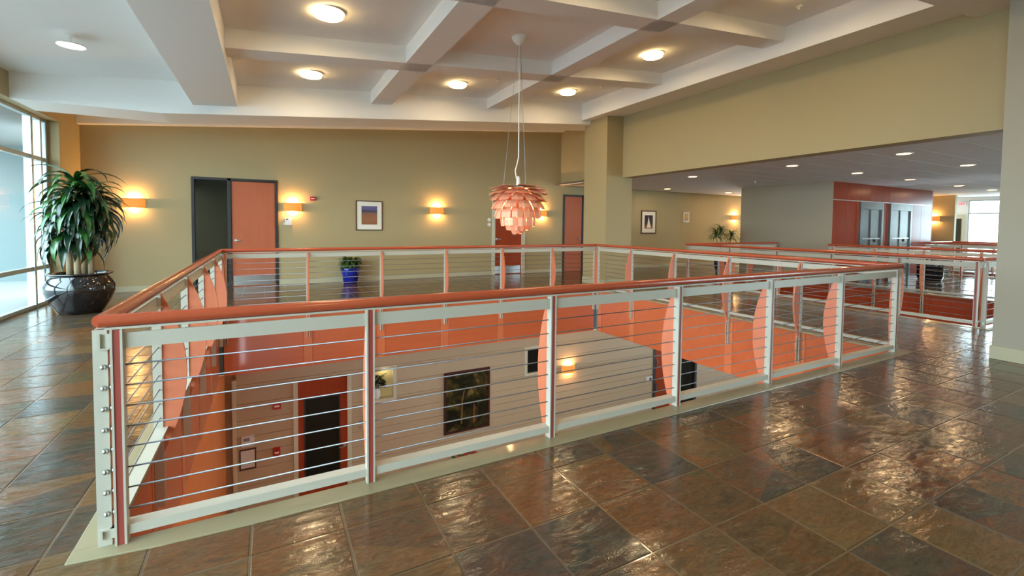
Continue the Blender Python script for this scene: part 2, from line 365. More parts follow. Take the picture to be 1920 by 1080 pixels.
# back wall with openings for doors
D1 = (-.84, .845); D2 = (8.93, 10.36); D3 = (6.50, 7.47)
mb = MB()
for a, b in ((XL - .4, D1[0]), (D1[1], D3[0]), (D3[1], D2[0]), (D2[1], 18.5)): mb.box(a, b, YB, YB + .15, 0, 5.2)
mb.box(D1[0], D1[1], YB, YB + .15, 2.46, 5.2); mb.box(D2[0], D2[1], YB, YB + .15, 2.46, 5.2); mb.box(D3[0], D3[1], YB, YB + .15, 2.2, 5.2)
mb.box(XL - .4, 18.5, YB + .3, YB + .35, 0, 5.2)
struct('wall_back', mb, M['wall'], 'tan painted wall with doors and wall lamps')
# left: window wall, plane inside face XL, glass at -2.86
mb = MB(); mb.box(-3.0, XL, YF, 8.47, 3.24, 5.0); mb.box(-3.0, XL, 8.47, YB + .1, 0, 5.0)
struct('wall_left', mb, M['wall'], 'tan wall above and beside the tall windows')
mb = MB(); mb.box(-3.2, 9.6, YF - .15, YF, 0, 5.8); mb.box(9.6, 17.6, YF - .15, YF, 2.6, 5.8); mb.box(9.6, 17.6, YF - .15, YF, 0, .25); mb.box(17.6, XE, YF - .15, YF, 0, 5.8)
struct('wall_front', mb, M['wall'])
# right: header over the corridor opening and the two columns
mb = MB(); mb.box(XH, XH + .31, YF, 6.9, 2.66, 5.2); mb.box(8.84, 9.0, 6.9, YB, 2.72, 5.2)
struct('wall_right', mb, M['wall'], 'tan wall above the low corridor opening')
o = struct('wall_column', MB().box(7.84, 8.655, 6.06, 6.94, 0, 4.3), M['wall'], 'square tan column at the far end of the opening')
o = struct('wall_column.001', MB().box(7.92, 8.655, -1.55, -.66, 0, 4.4), M['wall_grey'], 'square tan column at the near right')
for i, (c) in enumerate(((7.825, 8.67, 6.045, 6.955), (7.905, 8.67, -1.565, -.645))):
    struct('baseboard_column' + ('' if i == 0 else '.001'), MB().box(*c, 0, .15), M['base'], bevel=.004)
mb = MB()
for a, b in ((XL, D1[0] - .01), (D1[1] + .01, D3[0] - .07), (D3[1] + .07, D2[0] - .01), (D2[1] + .01, 18.0)): mb.box(a, b, YB - .014, YB, 0, .11)
struct('baseboard_back', mb, M['base'])
struct('baseboard_left', MB().box(XL, XL + .014, 8.47, YB - .014, 0, .11), M['base'])
# grey wall, elevator wall, far walls
struct('wall_grey', MB().box(13.98, 14.12, 4.152, 6.85, -.95, LOW + .2), M['wall_grey'], 'plain grey tan wall beside the elevators')
struct('wall_grey_end', MB().box(14.05, 18.5, 6.70, 6.84, 0, LOW + .2), M['wall_grey'])
struct('wall_far_return', MB().box(22.7, 22.85, 4.5, YB, 0, LOW + .2), M['wall'], 'tan wall beyond the elevators with a wall lamp')
struct('wall_far_link', MB().box(18.4, 22.8, 6.9, 7.05, 0, LOW + .2), M['wall'])
mb = MB(); mb.box(XE, XE + .15, 4.85, YB, 0, 3); mb.box(XE, XE + .15, YF, 1.6, 0, 3); mb.box(XE, XE + .15, 1.6, 4.85, 2.62, 3.2); mb.box(XE, XE + .15, 1.6, 4.85, 0, .25)
struct('wall_far', mb, M['ceil'], 'white wall around the bright far window')
struct('wall_far_panel', MB().box(XE - .03, XE, YF, 1.55, 0, LOW), M['wall'])
struct('wall_core', MB().box(19.84, 19.95, 4.17, 6.9, 0, LOW + .2), M['darkwood'])

# ------------------------------------------------------------------ ceilings and beams
cei = sempty('ceiling', (0, 0, 3.8), 'white coffered ceiling rising to the right')
x0, x1 = -2.95, XH + .3
mesh_obj('ceiling_slab', MB().prism([(x0, YF, czl(x0)), (x1, YF, czl(x1)), (x1, YF, czl(x1) + .2), (x0, YF, czl(x0) + .2)], [(x0, YB + .1, czl(x0)), (x1 + .6, YB + .1, czl(x1 + .6)), (x1 + .6, YB + .1, czl(x1 + .6) + .2), (x0, YB + .1, czl(x0) + .2)]), M['ceil'], cei)
mesh_obj('ceiling_slab', MB().prism([(x1, 6.9, czl(x1)), (9.2, 6.9, czl(9.2)), (9.2, 6.9, 5), (x1, 6.9, 5)], [(x1, YB, czl(x1)), (9.2, YB, czl(9.2)), (9.2, YB, 5), (x1, YB, 5)]), M['ceil'], cei)
def xbeam(y0, y1, xs, zf):   # a beam running along x with a stepped underside
    top = [(x, czl(x) + .05) for x in xs][::-1]; bot = [(x, zf(x)) for x in xs]; pr = bot + top
    return mesh_obj('beam', MB().prism([(x, y0, z) for x, z in pr], [(x, y1, z) for x, z in pr]), M['ceil'], cei)
def ybeam(xa, xb, y0, y1, za, zb):
    pr = [(xa, za), (xb, zb), (xb, czl(xb) + .05), (xa, czl(xa) + .05)]
    return mesh_obj('beam', MB().prism([(x, y0, z) for x, z in pr], [(x, y1, z) for x, z in pr]), M['ceil'], cei)
xbeam(6.70, 7.55, [XL, -.9, 8.34], ring)
xbeam(-1.10, -.25, [XL, -.9, 8.34], ring)
ybeam(-.45, .19, YF, 6.70, 3.421, 3.476)
ybeam(7.56, XH, YF, 6.70, 4.085, 4.15)
for y0, y1 in ((4.08, 4.45), (1.65, 1.98)): xbeam(y0, y1, [.19, 7.56], gridz)
ybeam(2.44, 2.85, -.25, 6.70, gridz(2.44), gridz(2.85)); ybeam(4.96, 5.33, -.25, 6.70, gridz(4.96), gridz(5.33))
# dropped strip along the back wall
def stripz(x): return 3.375 + .0895 * (x + 2.64)
pr = [(XL, stripz(XL)), (8.84, stripz(8.84)), (8.84, czl(8.84)), (XL, czl(XL))]
mesh_obj('back_strip', MB().prism([(x, 9.30, z) for x, z in pr], [(x, YB, z) for x, z in pr]), M['ceil'], cei)

lowc = sempty('ceiling.001', (8.65, 0, LOW), 'low acoustic tile ceiling of the corridor')
mesh_obj('ceiling_grid', MB().box(8.64, XE, YF, YB, LOW + .012, LOW + .06), M['grid'], lowc)
tw, td = 1.22, .61; tm = None; cnt = 0; rest = MB()
ccells = []
for i in range(14):
    for j in range(-10, 16):
        a, c = 8.66 + i * tw, .13 + j * td
        if a + tw > XE or c + td > YB or c < YF: continue
        d = Vector((a + .6, c + .3, LOW)) - Vector(CAM); ccells.append((0 if -1 < c and d.dot(cF) > 2 else 1, d.length, a, c))
ccells.sort()
me = bpy.data.meshes.new('tile'); t = MB().box(.003, tw - .003, .008, td - .008, 0, .016); me.from_pydata(t.v, [], t.f); me.materials.append(M['tileceil'])
for n, (_, _, a, c) in enumerate(ccells):
    if n < 200: link('tile', me, lowc, (a, c, LOW))
    else: rest.box(a + .003, a + tw - .003, c + .006, c + td - .006, LOW, LOW + .016)
o = mesh_obj('far_tiles', rest, M['tileceil'], lowc); o['kind'] = 'stuff'

# ------------------------------------------------------------------ left windows
win = sempty('window_1', (-2.86, 0, 0), 'tall aluminium framed windows along the left wall')
ys = [8.47, 8.25, 7.84, 6.44, 5.04, 3.64, 2.24, .84, -.56, -1.96, -3.36, -4.76, YF]
zs = [.03, .66, 2.53, 3.22]
fr = MB()
GX = -2.86
for y in (8.44, 8.225): mesh_obj('mullion', MB().box(GX - .04, GX + .05, y - .03, y + .03, 0, 3.24), M['alu'], win, bevel=.004)
for y in ys[2:]: mesh_obj('mullion', MB().box(GX - .04, GX + .06, y - .03, y + .03, 0, 3.24), M['alu'], win, bevel=.004)
for z, h in ((.03, .03), (.66, .035), (2.53, .035), (3.215, .025)): mesh_obj('transom', MB().box(GX - .035, GX + .045, YF, 8.44, z - h, z + h), M['alu'], win, bevel=.003)
for i in range(len(ys) - 1):
    for k in range(3):
        mesh_obj('pane', MB().box(GX - .004, GX + .004, ys[i + 1] + .02, ys[i] - .02, zs[k] + .02, zs[k + 1] - .02), M['glass'], win)
# outside: paving, canopy, wing wall
struct('exterior_paving', MB().box(-30, -3.0, -20, 25, -.3, -.05), M['pave'])
ext = sempty('exterior_wing', (-3, 12, 0), 'pale building wing outside the windows')
mesh_obj('wing_wall', MB().box(-16, -3.05, 13.2, 13.5, -.1, 6), M['conc'], ext)
mesh_obj('canopy', MB().box(-6.0, -3.05, 7.5, 13.2, 3.3, 3.5), M['soffit'], ext)
# far window
w2 = sempty('window_2', (XE, 2.5, 0), 'bright far window beyond the elevators')
WY = [4.85, 3.22, 1.6]
for y in WY: mesh_obj('mullion', MB().box(XE + .02, XE + .12, y - .035, y + .035, .25, 2.62), M['alu'], w2)
for z in (.27, 2.1, 2.6): mesh_obj('transom', MB().box(XE + .03, XE + .11, 1.6, 4.85, z - .03, z + .03), M['alu'], w2)
for b, a in zip(WY, WY[1:]):
    for c, d in ((.3, 2.07), (2.13, 2.57)): mesh_obj('pane', MB().box(XE + .066, XE + .074, a + .035, b - .035, c, d), M['glass'], w2)

w5 = sempty('window_added', (12, YF, 0), 'unseen corridor windows added behind the near column for daylight')  # windows added out of view to brighten the low corridor ceiling
for k in range(6): mesh_obj('mullion', MB().box(9.6 + 1.6 * k - .035, 9.6 + 1.6 * k + .035, YF - .12, YF - .02, .25, 2.6), M['alu'], w5)
for k in range(5): mesh_obj('pane', MB().box(9.64 + 1.6 * k, 9.6 + 1.6 * (k + 1) - .04, YF - .074, YF - .066, .27, 2.58), M['glass'], w5)
struct('exterior_paving.002', MB().box(-3, 60, -40, YF - .2, -.4, -.3), mat('pale_terrace', lin(200, 198, 190), .9))
# ------------------------------------------------------------------ upper doors
def lever(parent, x, y, z, sgn, m=None):
    mb = MB().tube([(x, y, z), (x, y - .012, z)], .032, 14).tube([(x, y - .012, z), (x, y - .055, z), (x + sgn * .02, y - .062, z), (x + sgn * .12, y - .06, z - .005)], .010, 8)
    return mesh_obj('door_handle', mb, m or M['steel'], parent, smooth=True, autosmooth=40)
d1 = sempty('door_1', (0, YB, 0), 'orange wood door with dark glass sidelight')
f = MB()
for a, b in ((-.84, -.78), (-.165, -.095), (.785, .845)): f.box(a, b, YB - .03, YB + .12, 0, 2.46)
f.box(-.78, .785, YB - .03, YB + .12, 2.40, 2.46); f.box(-.78, -.165, YB - .02, YB + .1, 0, .1)
mesh_obj('door_frame', f, M['black'], d1, bevel=.004)
lf = mesh_obj('door_leaf', MB().box(-.09, .78, YB + .0, YB + .045, .0, 2.395), M['doorwood'], d1, bevel=.003)
mesh_obj('kick_plate', MB().box(-.07, .76, YB - .004, YB + .001, .02, .24), M['steel'], lf)
lever(lf, -.02, YB, 1.06, 1)
mesh_obj('sidelight', MB().box(-.78, -.165, YB + .02, YB + .03, .1, 2.40), M['darkglass'], d1)
d2 = sempty('door_2', (9.6, YB, 0), 'orange wood door with narrow dark sidelight behind the column')
f = MB()
for a, b in ((8.93, 8.99), (9.68, 9.78), (10.30, 10.36)): f.box(a, b, YB - .03, YB + .12, 0, 2.46)
f.box(8.99, 10.30, YB - .03, YB + .12, 2.40, 2.46)
mesh_obj('door_frame', f, M['black'], d2)
lf = mesh_obj('door_leaf', MB().box(8.99, 9.68, YB, YB + .045, .0, 2.40), M['doorwood'], d2); lever(lf, 9.61, YB, 1.05, -1)
mesh_obj('sidelight', MB().box(9.78, 10.30, YB + .02, YB + .03, .05, 2.40), M['darkglass'], d2)
d3 = sempty('door_3', (7, YB, 0), 'red brown wood door with a cream frame behind the copper lamp')
f = MB()
for a, b in ((6.43, 6.53), (7.44, 7.54)): f.box(a, b, YB - .03, YB + .12, 0, 2.24)
f.box(6.53, 7.44, YB - .03, YB + .12, 2.14, 2.24)
mesh_obj('door_frame', f, M['trim'], d3)
lf = mesh_obj('door_leaf', MB().box(6.53, 7.44, YB + .03, YB + .07, .0, 2.14), M['darkwood'], d3); mesh_obj('kick_plate', MB().box(6.56, 7.41, YB + .026, YB + .031, .02, .24), M['steel'], lf); lever(lf, 6.6, YB + .03, 1.05, 1)
d4 = sempty('door_4', (XE, 5.1, 0), 'white far door with a narrow dark pane')
mesh_obj('door_leaf', MB().box(XE - .05, XE - .001, 4.95, 5.55, 0, 2.05), M['trim'], d4); mesh_obj('pane', MB().box(XE - .06, XE - .05, 5.02, 5.28, .3, 1.9), M['darkglass'], d4)

# ------------------------------------------------------------------ elevators and their panelled wall
we = sempty('wall_elevator', (14, 4.16, 0), 'glossy dark red wood panel wall around the elevators')
mesh_obj('backing', MB().box(14.05, 19.84, 4.175, 4.3, 0, LOW), M['black'], we)
for a, b in ((13.985, 14.62), (14.625, 15.33), (16.60, 17.02), (18.38, 19.1), (19.105, 19.835)):
    for z0, z1 in ((.01, .98), (.985, 2.225)): mesh_obj('panel', MB().box(a, b, 4.15, 4.18, z0, z1), M['lift'], we, bevel=.002)
for a, b in ((13.985, 14.7), (14.705, 15.9), (15.905, 17.0), (17.005, 18.2), (18.205, 19.835)): mesh_obj('panel', MB().box(a, b, 4.15, 4.18, 2.25, LOW), M['lift'], we, bevel=.002)
mesh_obj('reveal_strip', MB().box(13.985, 19.835, 4.145, 4.18, 2.226, 2.248), M['steel'], we)
def elevator(x0, x1, label):
    e = empty('elevator', ((x0 + x1) / 2, 4.14, 0), label, 'elevator', 'elevators in the red panel wall')
    f = MB().box(x0, x0 + .12, 4.10, 4.2, 0, 2.225).box(x1 - .1, x1, 4.10, 4.2, 0, 2.225).box(x0 + .12, x1 - .1, 4.10, 4.2, 2.02, 2.225)
    mesh_obj('door_surround', f, M['brush'], e, bevel=.004)
    xm = (x0 + x1) / 2 - .02
    mesh_obj('sliding_door', MB().box(x0 + .12, xm - .003, 4.15, 4.18, 0, 2.02), M['brush'], e, bevel=.002)
    mesh_obj('sliding_door', MB().box(xm + .003, x1 - .1, 4.13, 4.16, 0, 2.02), M['brush'], e, bevel=.002)
    mesh_obj('handrail_band', MB().box(x0 + .13, x1 - .11, 4.115, 4.128, 1.16, 1.20), M['steel'], e, bevel=.003)
    mesh_obj('door_badge', MB().tube([(xm + .28, 4.128, 1.12), (xm + .28, 4.108, 1.12)], .045, 12), M['black'], e)
    return e
elevator(15.33, 16.60, 'left steel elevator beside the grey wall')
elevator(17.02, 18.38, 'right steel elevator nearer the bright far window')

# ------------------------------------------------------------------ lower level
yl = 6.80
lo = sempty('wall_lower_back', (0, yl, ZL), 'pale siding wall of the floor below')
mesh_obj('backing', MB().box(-.3, XE, yl + .115, yl + .3, ZL - .05, -.95), M['siding'], lo)
ops = [(1.02, 2.07, ZL, -1.54), (2.31, 2.97, -2.19, -1.46), (6.04, 6.58, -2.17, -1.46), (10.26, 12.05, ZL, -1.2)]
z = ZL; k = 0; strips = []
while z < -.97:
    z2 = min(z + .305, -.95); rs = [(.10, XE - .1, z, z2)]
    for h in ops: rs = rsub(rs, h)
    for a, b, c, d in rs:
        if b - a < .01 or d - c < .01: continue
        y = 0
        mesh_obj('plank', MB().box(a, b, yl, yl + .12, c + .003, d - .003), M['siding'], lo)
    z = z2
mesh_obj('corner_trim', MB().box(.035, .10, yl - .025, yl + .1, ZL, -1.36), M['trim'], lo)
wl_ = sempty('wall_lower_left', (-.03, 0, ZL), 'orange wood panelled wall of the floor below')
for a, b in ((0, 1.4), (1.4, 2.75), (2.75, 4.1), (4.1, 5.45), (5.45, 6.78)): mesh_obj('panel', MB().box(-.09, -.07, a + .003, b - .003, ZL, -.96), M['lowwood'], wl_, bevel=.002)
mesh_obj('backing', MB().box(-.2, -.09, -.3, 6.9, ZL, -.95), M['lowwood'], wl_)
struct('ceiling.002', MB().box(-.2, XE, VY1 + .06, 6.92, -.956, -.942), M['ceil'])
struct('wall_lower_front', MB().box(-.2, XE, YF, YF + .1, ZL, -.95), M['siding'])
d5 = sempty('door_5', (1.5, yl, ZL), 'wood door with a tall dark pane on the floor below')
f = MB().box(1.02, 1.10, yl - .03, yl + .1, ZL, -1.54).box(1.99, 2.07, yl - .03, yl + .1, ZL, -1.54)
mesh_obj('door_frame', f, M['trim'], d5)
f = MB().box(1.10, 1.205, yl + .01, yl + .06, ZL + .01, -1.54).box(1.86, 1.99, yl + .01, yl + .06, ZL + .01, -1.54).box(1.205, 1.86, yl + .01, yl + .06, -1.89, -1.54).box(1.205, 1.86, yl + .01, yl + .06, ZL + .01, ZL + .25)
lf = mesh_obj('door_leaf', f, M['darkwood'], d5)
f = MB().box(1.205, 1.235, yl, yl + .05, ZL + .25, -1.89).box(1.83, 1.86, yl, yl + .05, ZL + .25, -1.89).box(1.235, 1.83, yl, yl + .05, -1.92, -1.89)
mesh_obj('pane_bead', f, M['black'], lf); mesh_obj('pane', MB().box(1.235, 1.83, yl + .025, yl + .035, ZL + .25, -1.92), M['darkglass'], lf)
lever(lf, 1.945, yl + .01, -2.95, -1)
# alcove window with a plant
wa = sempty('window_3', (2.64, yl, -2.2), 'small framed opening onto a lit yellow niche')
f = MB().box(2.90, 2.97, yl - .02, yl + .1, -2.19, -1.46).box(2.31, 2.38, yl - .02, yl + .1, -2.19, -1.46).box(2.38, 2.90, yl - .02, yl + .1, -1.52, -1.46).box(2.38, 2.90, yl - .04, yl + .1, -2.19, -2.13)
mesh_obj('window_frame', f, M['trim'], wa)
f = MB().box(2.38, 2.90, yl + .100, yl + .115, -2.13, -1.52)
mesh_obj('niche_back', f, M['yellow'], wa)
wd = sempty('window_4', (6.3, yl, -1.8), 'small dark window on the floor below')
f = MB().box(6.04, 6.12, yl - .02, yl + .1, -2.17, -1.46).box(6.52, 6.58, yl - .02, yl + .1, -2.17, -1.46).box(6.12, 6.52, yl - .02, yl + .1, -1.52, -1.46).box(6.12, 6.52, yl - .02, yl + .1, -2.17, -2.11)
mesh_obj('window_frame', f, M['trim'], wd); mesh_obj('pane', MB().box(6.12, 6.52, yl + .03, yl + .04, -2.11, -1.52), M['darkglass'], wd)
d6 = sempty('door_6', (10.7, yl, ZL), 'dark red door at the right end of the lower wall')
f = MB().box(10.26, 10.34, yl - .02, yl + .1, ZL, -1.2).box(11.28, 11.36, yl - .02, yl + .1, ZL, -1.2).box(11.97, 12.05, yl - .02, yl + .1, ZL, -1.2)
mesh_obj('door_frame', f, M['black'], d6); lf = mesh_obj('door_leaf', MB().box(10.34, 11.28, yl + .02, yl + .06, ZL, -1.2), M['darkwood'], d6)
for z in (-2.35, -3.05): mesh_obj('hinge', MB().tube([(10.42, yl + .01, z), (10.42, yl + .01, z - .22)], .02, 8), M['steel'], lf)
mesh_obj('sidelight', MB().box(11.36, 11.97, yl + .03, yl + .04, ZL, -1.2), M['darkglass'], d6)

# ------------------------------------------------------------------ railings
ZH = 1.025; CABZ = [.82, .725, .63, .535, .44, .345, .25, .152]
def railing(p0, p1, inward, posts, label, ends=(0, 0), nuts=(), fins=True, hand=None):
    """p0,p1 xy of the rail line; t axis points into the well"""
    p0, p1, n = Vector((*p0, 0)), Vector((*p1, 0)), Vector((*inward, 0)); s = (p1 - p0).normalized(); L = (p1 - p0).length
    r = empty('cable_railing', (p0.x, p0.y, 0), label, 'railing', 'cable railings around the floor wells')
    def pt(a, t, z): q = p0 + s * a + n * t; return (q.x, q.y, z)
    def bx(mb, a0, a1, t0, t1, z0, z1): return mb.hexa([pt(a0, t0, z0), pt(a1, t0, z0), pt(a1, t1, z0), pt(a0, t1, z0), pt(a0, t0, z1), pt(a1, t0, z1), pt(a1, t1, z1), pt(a0, t1, z1)])
    h0, h1 = hand or (0, L)
    mesh_obj('handrail', MB().tube([pt(h0, -.02, ZH), pt(h1, -.02, ZH)], .029, 16), M['rail'], r, smooth=True, autosmooth=50)
    mesh_obj('support_bar', bx(MB(), max(h0, .0), min(h1, L), -.038, -.002, .987, .997), M['paint'], r)
    # top and bottom channels
    mesh_obj('top_rail', bx(bx(MB(), -ends[0], L + ends[1], -.030, -.018, .905, .968), -ends[0], L + ends[1], -.030, .012, .899, .905), M['paint'], r)
    mesh_obj('bottom_rail', bx(bx(MB(), -ends[0], L + ends[1], -.036, -.026, .042, .079), -ends[0], L + ends[1], -.036, .030, .079, .086), M['paint'], r)
    for z in CABZ: mesh_obj('cable', MB().tube([pt(posts[0], -.012, z), pt(posts[-1], -.012, z)], .0038, 6), M['cable'], r, smooth=True)
    nseg = 14
    for i, a in enumerate(posts):
        pm = MB()
        for q in (-1, 1): bx(pm, a + q * .013, a + q * .022, -.047, .004, -.46, .987)
        po = mesh_obj('post', pm, M['paint'], r)
        mesh_obj('post_core', bx(MB(), a - .013, a + .013, -.043, .002, .0, .985), M['core'], po)
        if fins:
            zz = [-.10 + (1.085) * k / nseg for k in range(nseg + 1)]
            prof = [(.001, zz[0])] + [(.004 + (.028 if i in (0, len(posts) - 1) else .134) * max(0, 1 - abs((z - .455) / .535) ** 2.0), z) for z in zz] + [(.001, zz[-1])]
            mesh_obj('wood_fin', MB().prism([pt(a - .0115, t, z) for t, z in prof], [pt(a + .0115, t, z) for t, z in prof]), M['fin'], po)
        if i in nuts:
            sg = -1 if i == 0 else 1
            for z in CABZ:
                q = a + sg * .022
                mesh_obj('cable_nut', MB().tube([pt(q, -.012, z), pt(q + sg * .008, -.012, z), pt(q + sg * .014, -.012, z)], [.011, .011, .006], 10), M['steel'], po, smooth=True)
    return r
railing((0, 0), (VX1, 0), (0, 1), FX, 'nearest cable railing with orange handrail crossing the foreground', nuts=(0, 6), hand=(-.02, VX1 + .02))
railing((0, 0), (0, VY1), (1, 0), LY, 'cable railing at the left of the well, nearest the tall windows', ends=(.035, 0), nuts=(0,), hand=(-.02, VY1 + .02))
railing((0, VY1), (VX1, VY1), (0, -1), BX, 'cable railing at the back of the well below the copper lamp', hand=(-.02, VX1 + .02))
railing((VX1, 0), (VX1, VY1), (-1, 0), [.04] + LY[1:5] + [5.67], 'cable railing at the right of the near well beside the corridor', hand=(-.02, VY1 + .02))
railing((UX0, UY0), (UX0, UY1), (1, 0), [.04, 1.0, 2.05, 3.1, 4.2, 5.40], 'cable railing across the corridor, on the second well', nuts=(), hand=(-.02, UY1 - UY0 + .02))
railing((UX0, UY0), (UX1, UY0), (0, 1), [.09, 1.2, 2.4, 3.68], 'short cable railing running behind the near right column', hand=(-.02, UX1 - UX0))
railing((UX0, UY1), (UX1, UY1), (0, -1), [.09, 1.25, 2.45, 3.68], 'short cable railing ending against the grey wall', hand=(-.02, UX1 - UX0))
railing((UX1, UY0), (UX1, 4.14), (-1, 0), [.09, 1.1, 2.05, 3.0, 3.95], 'cable railing in front of the steel elevators', hand=(0, 4.07))
railing((TX0, TY0), (TX0, TY1), (1, 0), [.05, 1.05, 2.05, 3.05, 4.05], 'near cable railing of the far well before the bright window')
railing((TX1, TY0), (TX1, TY1), (-1, 0), [.05, 1.05, 2.05, 3.05, 4.05], 'farthest cable railing, closest to the bright window')
railing((TX0, TY1), (TX1, TY1), (0, -1), [.05, 1.25, 2.45], 'short end railing of the far well below the far wall lamp')

# ------------------------------------------------------------------ lamps
def pl(name, loc, e, col, r=.05):
    d = bpy.data.lights.new(name, 'POINT'); d.energy = e; d.color = col; d.shadow_soft_size = r
    o = bpy.data.objects.new(name, d); COL.objects.link(o); o.location = loc; return o
def clamp_lamp(x, y, label, drop=.05, rad=.165, m=None, group='round ceiling lamps in the coffers', e=5):
    z = czl(x)
    t = empty('ceiling_lamp', (x, y, z), label, 'lamp', group)
    tilt = .0875
    mesh_obj('trim_ring', MB().lathe([(rad * 1.05, -.0), (rad * 1.12, -.012), (rad * .95, -.016), (rad * .9, .004)], (x, y, z), 28), M['offwhite'], t, smooth=True, autosmooth=40)
    mesh_obj('lamp_disc', MB().lathe([(.001, -drop + .012), (rad * .93, -drop + .010), (rad, -drop), (rad * .93, -drop - .010), (.001, -drop - .014)], (x, y, z), 28), m or M['lens'], t, smooth=True)
    area_light('lamp_glow', (x, y, z - drop - .03), (0, 0, 0), rad * 1.9, 0, e * LAMP, (1, .72, .42), 'DISK')
    return t
names = {(0, 0): 'glowing ceiling lamp nearest the camera, in the coffer right of the wide beam', (0, 1): 'glowing ceiling lamp in the back coffer beside the wide beam',
         (1, 1): 'glowing ceiling lamp in the middle back coffer behind the pendant coffer', (2, 1): 'glowing ceiling lamp in the back coffer nearest the far column', (2, 0): 'glowing ceiling lamp in the coffer right of the pendant coffer'}
for i, x in enumerate((1.29, 3.88, 6.44)):
    for j, y in enumerate((3.22, 5.72)):
        if (i, j) in names: clamp_lamp(x, y, names[(i, j)])
# unseen fill lamps added over and behind the camera
for x, y, w in ((1.29, .75, 'left'), (3.88, .75, 'middle'), (6.44, .75, 'right')): clamp_lamp(x, y, 'unseen added ceiling lamp overhead above the near railing, %s coffer' % w)
for x, w in ((1.29, 'left'), (5.5, 'right')): clamp_lamp(x, -3.4, 'unseen added ceiling lamp behind the camera, %s side' % w)
dx_, dy_ = -1.45, 4.87; dz_ = czl(dx_)
t = empty('disc_lamp', (dx_, dy_, dz_), 'white stemmed disc lamp on the plain ceiling by the windows', 'lamp')
mesh_obj('canopy', MB().lathe([(.06, .004), (.06, -.012), (.015, -.022)], (dx_, dy_, dz_), 18), M['offwhite'], t, smooth=True, autosmooth=40)
mesh_obj('stem', MB().tube([(dx_, dy_, dz_), (dx_, dy_, dz_ - .11)], .012, 8), M['offwhite'], t)
mesh_obj('disc_rim', MB().lathe([(.02, -.10), (.13, -.104), (.142, -.116), (.138, -.126), (.13, -.122)], (dx_, dy_, dz_), 28), M['offwhite'], t, smooth=True, autosmooth=40)
mesh_obj('lamp_disc', MB().lathe([(.131, -.120), (.131, -.124), (.001, -.127)], (dx_, dy_, dz_), 28), M['lens3'], t)
for x, w in ((1.4, 'left'), (4.0, 'middle'), (6.6, 'right')):  # out-of-view lamps added because the lower level was too dark
    t = empty('added_lower_lamp', (x, -1.6, -.955), 'unseen lamp added to brighten the floor below, under the near floor, %s one' % w, 'lamp', 'added lamps under the near floor')
    mesh_obj('trim_ring', MB().lathe([(.20, -.004), (.24, -.02), (.24, 0), (.2, 0)], (x, -1.6, -.955), 20), M['offwhite'], t); mesh_obj('lamp_disc', MB().lathe([(.001, -.012), (.2, -.012), (.2, -.004), (.001, -.003)], (x, -1.6, -.955), 20), M['lens2'], t)
    area_light('added_lower_glow', (x, -1.6, -.99), (0, 0, 0), .4, 0, 20 * LAMP, (1, .84, .66), 'DISK')
down = [(9.98, 5.35), (9.98, 2.9), (9.98, 1.06), (12.4, 2.87), (15.0, 2.9), (12.65, 1.10), (18.1, 2.95), (20.7, 3.0), (12.35, 8.4), (15.35, 8.35)]
dl = ['corridor downlight nearest the far column', 'corridor downlight above the opening, midway along', 'largest corridor downlight, over the near end of the opening', 'corridor downlight in front of the grey wall corner', 'corridor downlight above the left elevator',
      'corridor downlight nearest the near right column', 'corridor downlight above the right elevator', 'farthest corridor downlight before the bright window', 'corridor downlight near the geyser picture', 'corridor downlight beside the hidden wall lamp']
for (x, y), lb in zip(down, dl):
    t = empty('downlight', (x, y, LOW), lb, 'lamp', 'downlights in the low ceiling')
    mesh_obj('trim_ring', MB().lathe([(.10, -.006), (.125, -.004), (.125, 0), (.09, 0)], (x, y, LOW), 20), M['offwhite'], t, smooth=True)
    mesh_obj('lamp_disc', MB().lathe([(.001, -.008), (.095, -.008), (.10, -.002), (.001, -.001)], (x, y, LOW), 20), M['lens2'], t)
    area_light('downlight_glow', (x, y, LOW - .02), (0, 0, 0), .18, 0, 4.5 * LAMP, (1, .66, .34), 'DISK')

def sconce(x, y, z, label, axis='y', hw=.20, h=.19, e=16, grp='amber wall lamps'):
    """half drum wall lamp; axis y: wall faces -y, axis x: wall faces -x"""
    t = empty('wall_lamp', (x, y, z), label, 'lamp', grp)
    n = 14; dep = .11
    def q(a, k): 
        u, w = -hw * math.cos(a) * k, dep * math.sin(a) * k
        return (x + u, y - w) if axis == 'y' else (x - w, y + u)
    outer = [q(math.pi * i / n, 1.0) for i in range(n + 1)]; inner = [q(math.pi * i / n, .97) for i in range(n + 1)]
    mb = MB(); vs = []
    for (ox, oy), (ix, iy) in zip(outer, inner): vs += [(ox, oy, z - h / 2), (ix, iy, z - h / 2), (ix, iy, z + h / 2), (ox, oy, z + h / 2)]
    fs = []
    for i in range(n):
        for k in range(4): fs.append((i * 4 + k, i * 4 + (k + 1) % 4, i * 4 + 4 + (k + 1) % 4, i * 4 + 4 + k))
    mesh_obj('lamp_shade', MB().add(vs, fs), M['shade'], t, smooth=True, autosmooth=40)
    for zz, nm in ((z + h / 2, 'shade_rim'), (z - h / 2, 'shade_rim')):
        mesh_obj(nm, MB().tube([(a, b, zz) for a, b in outer], .004, 6), M['brownframe'], t)
    bx_, by_ = q(math.pi / 2, .45)
    mesh_obj('light_bulb', MB().lathe([(.004, -.05), (.024, -.02), (.03, .01), (.02, .04), (.004, .05)], (bx_, by_, z), 12), M['bulb'], t, smooth=True)
    pl('wall_lamp_glow', (bx_, by_, z + h / 2 + .005), e * LAMP, (1, .55, .2), .03); pl('wall_lamp_glow', (bx_, by_, z - h / 2 - .005), e * .6 * LAMP, (1, .55, .2), .03)
    return t
sconce(-1.83, YB, 1.85, 'amber wall lamp between the big potted plant and the left door')
sconce(1.16, YB, 1.845, 'amber wall lamp just right of the left door')
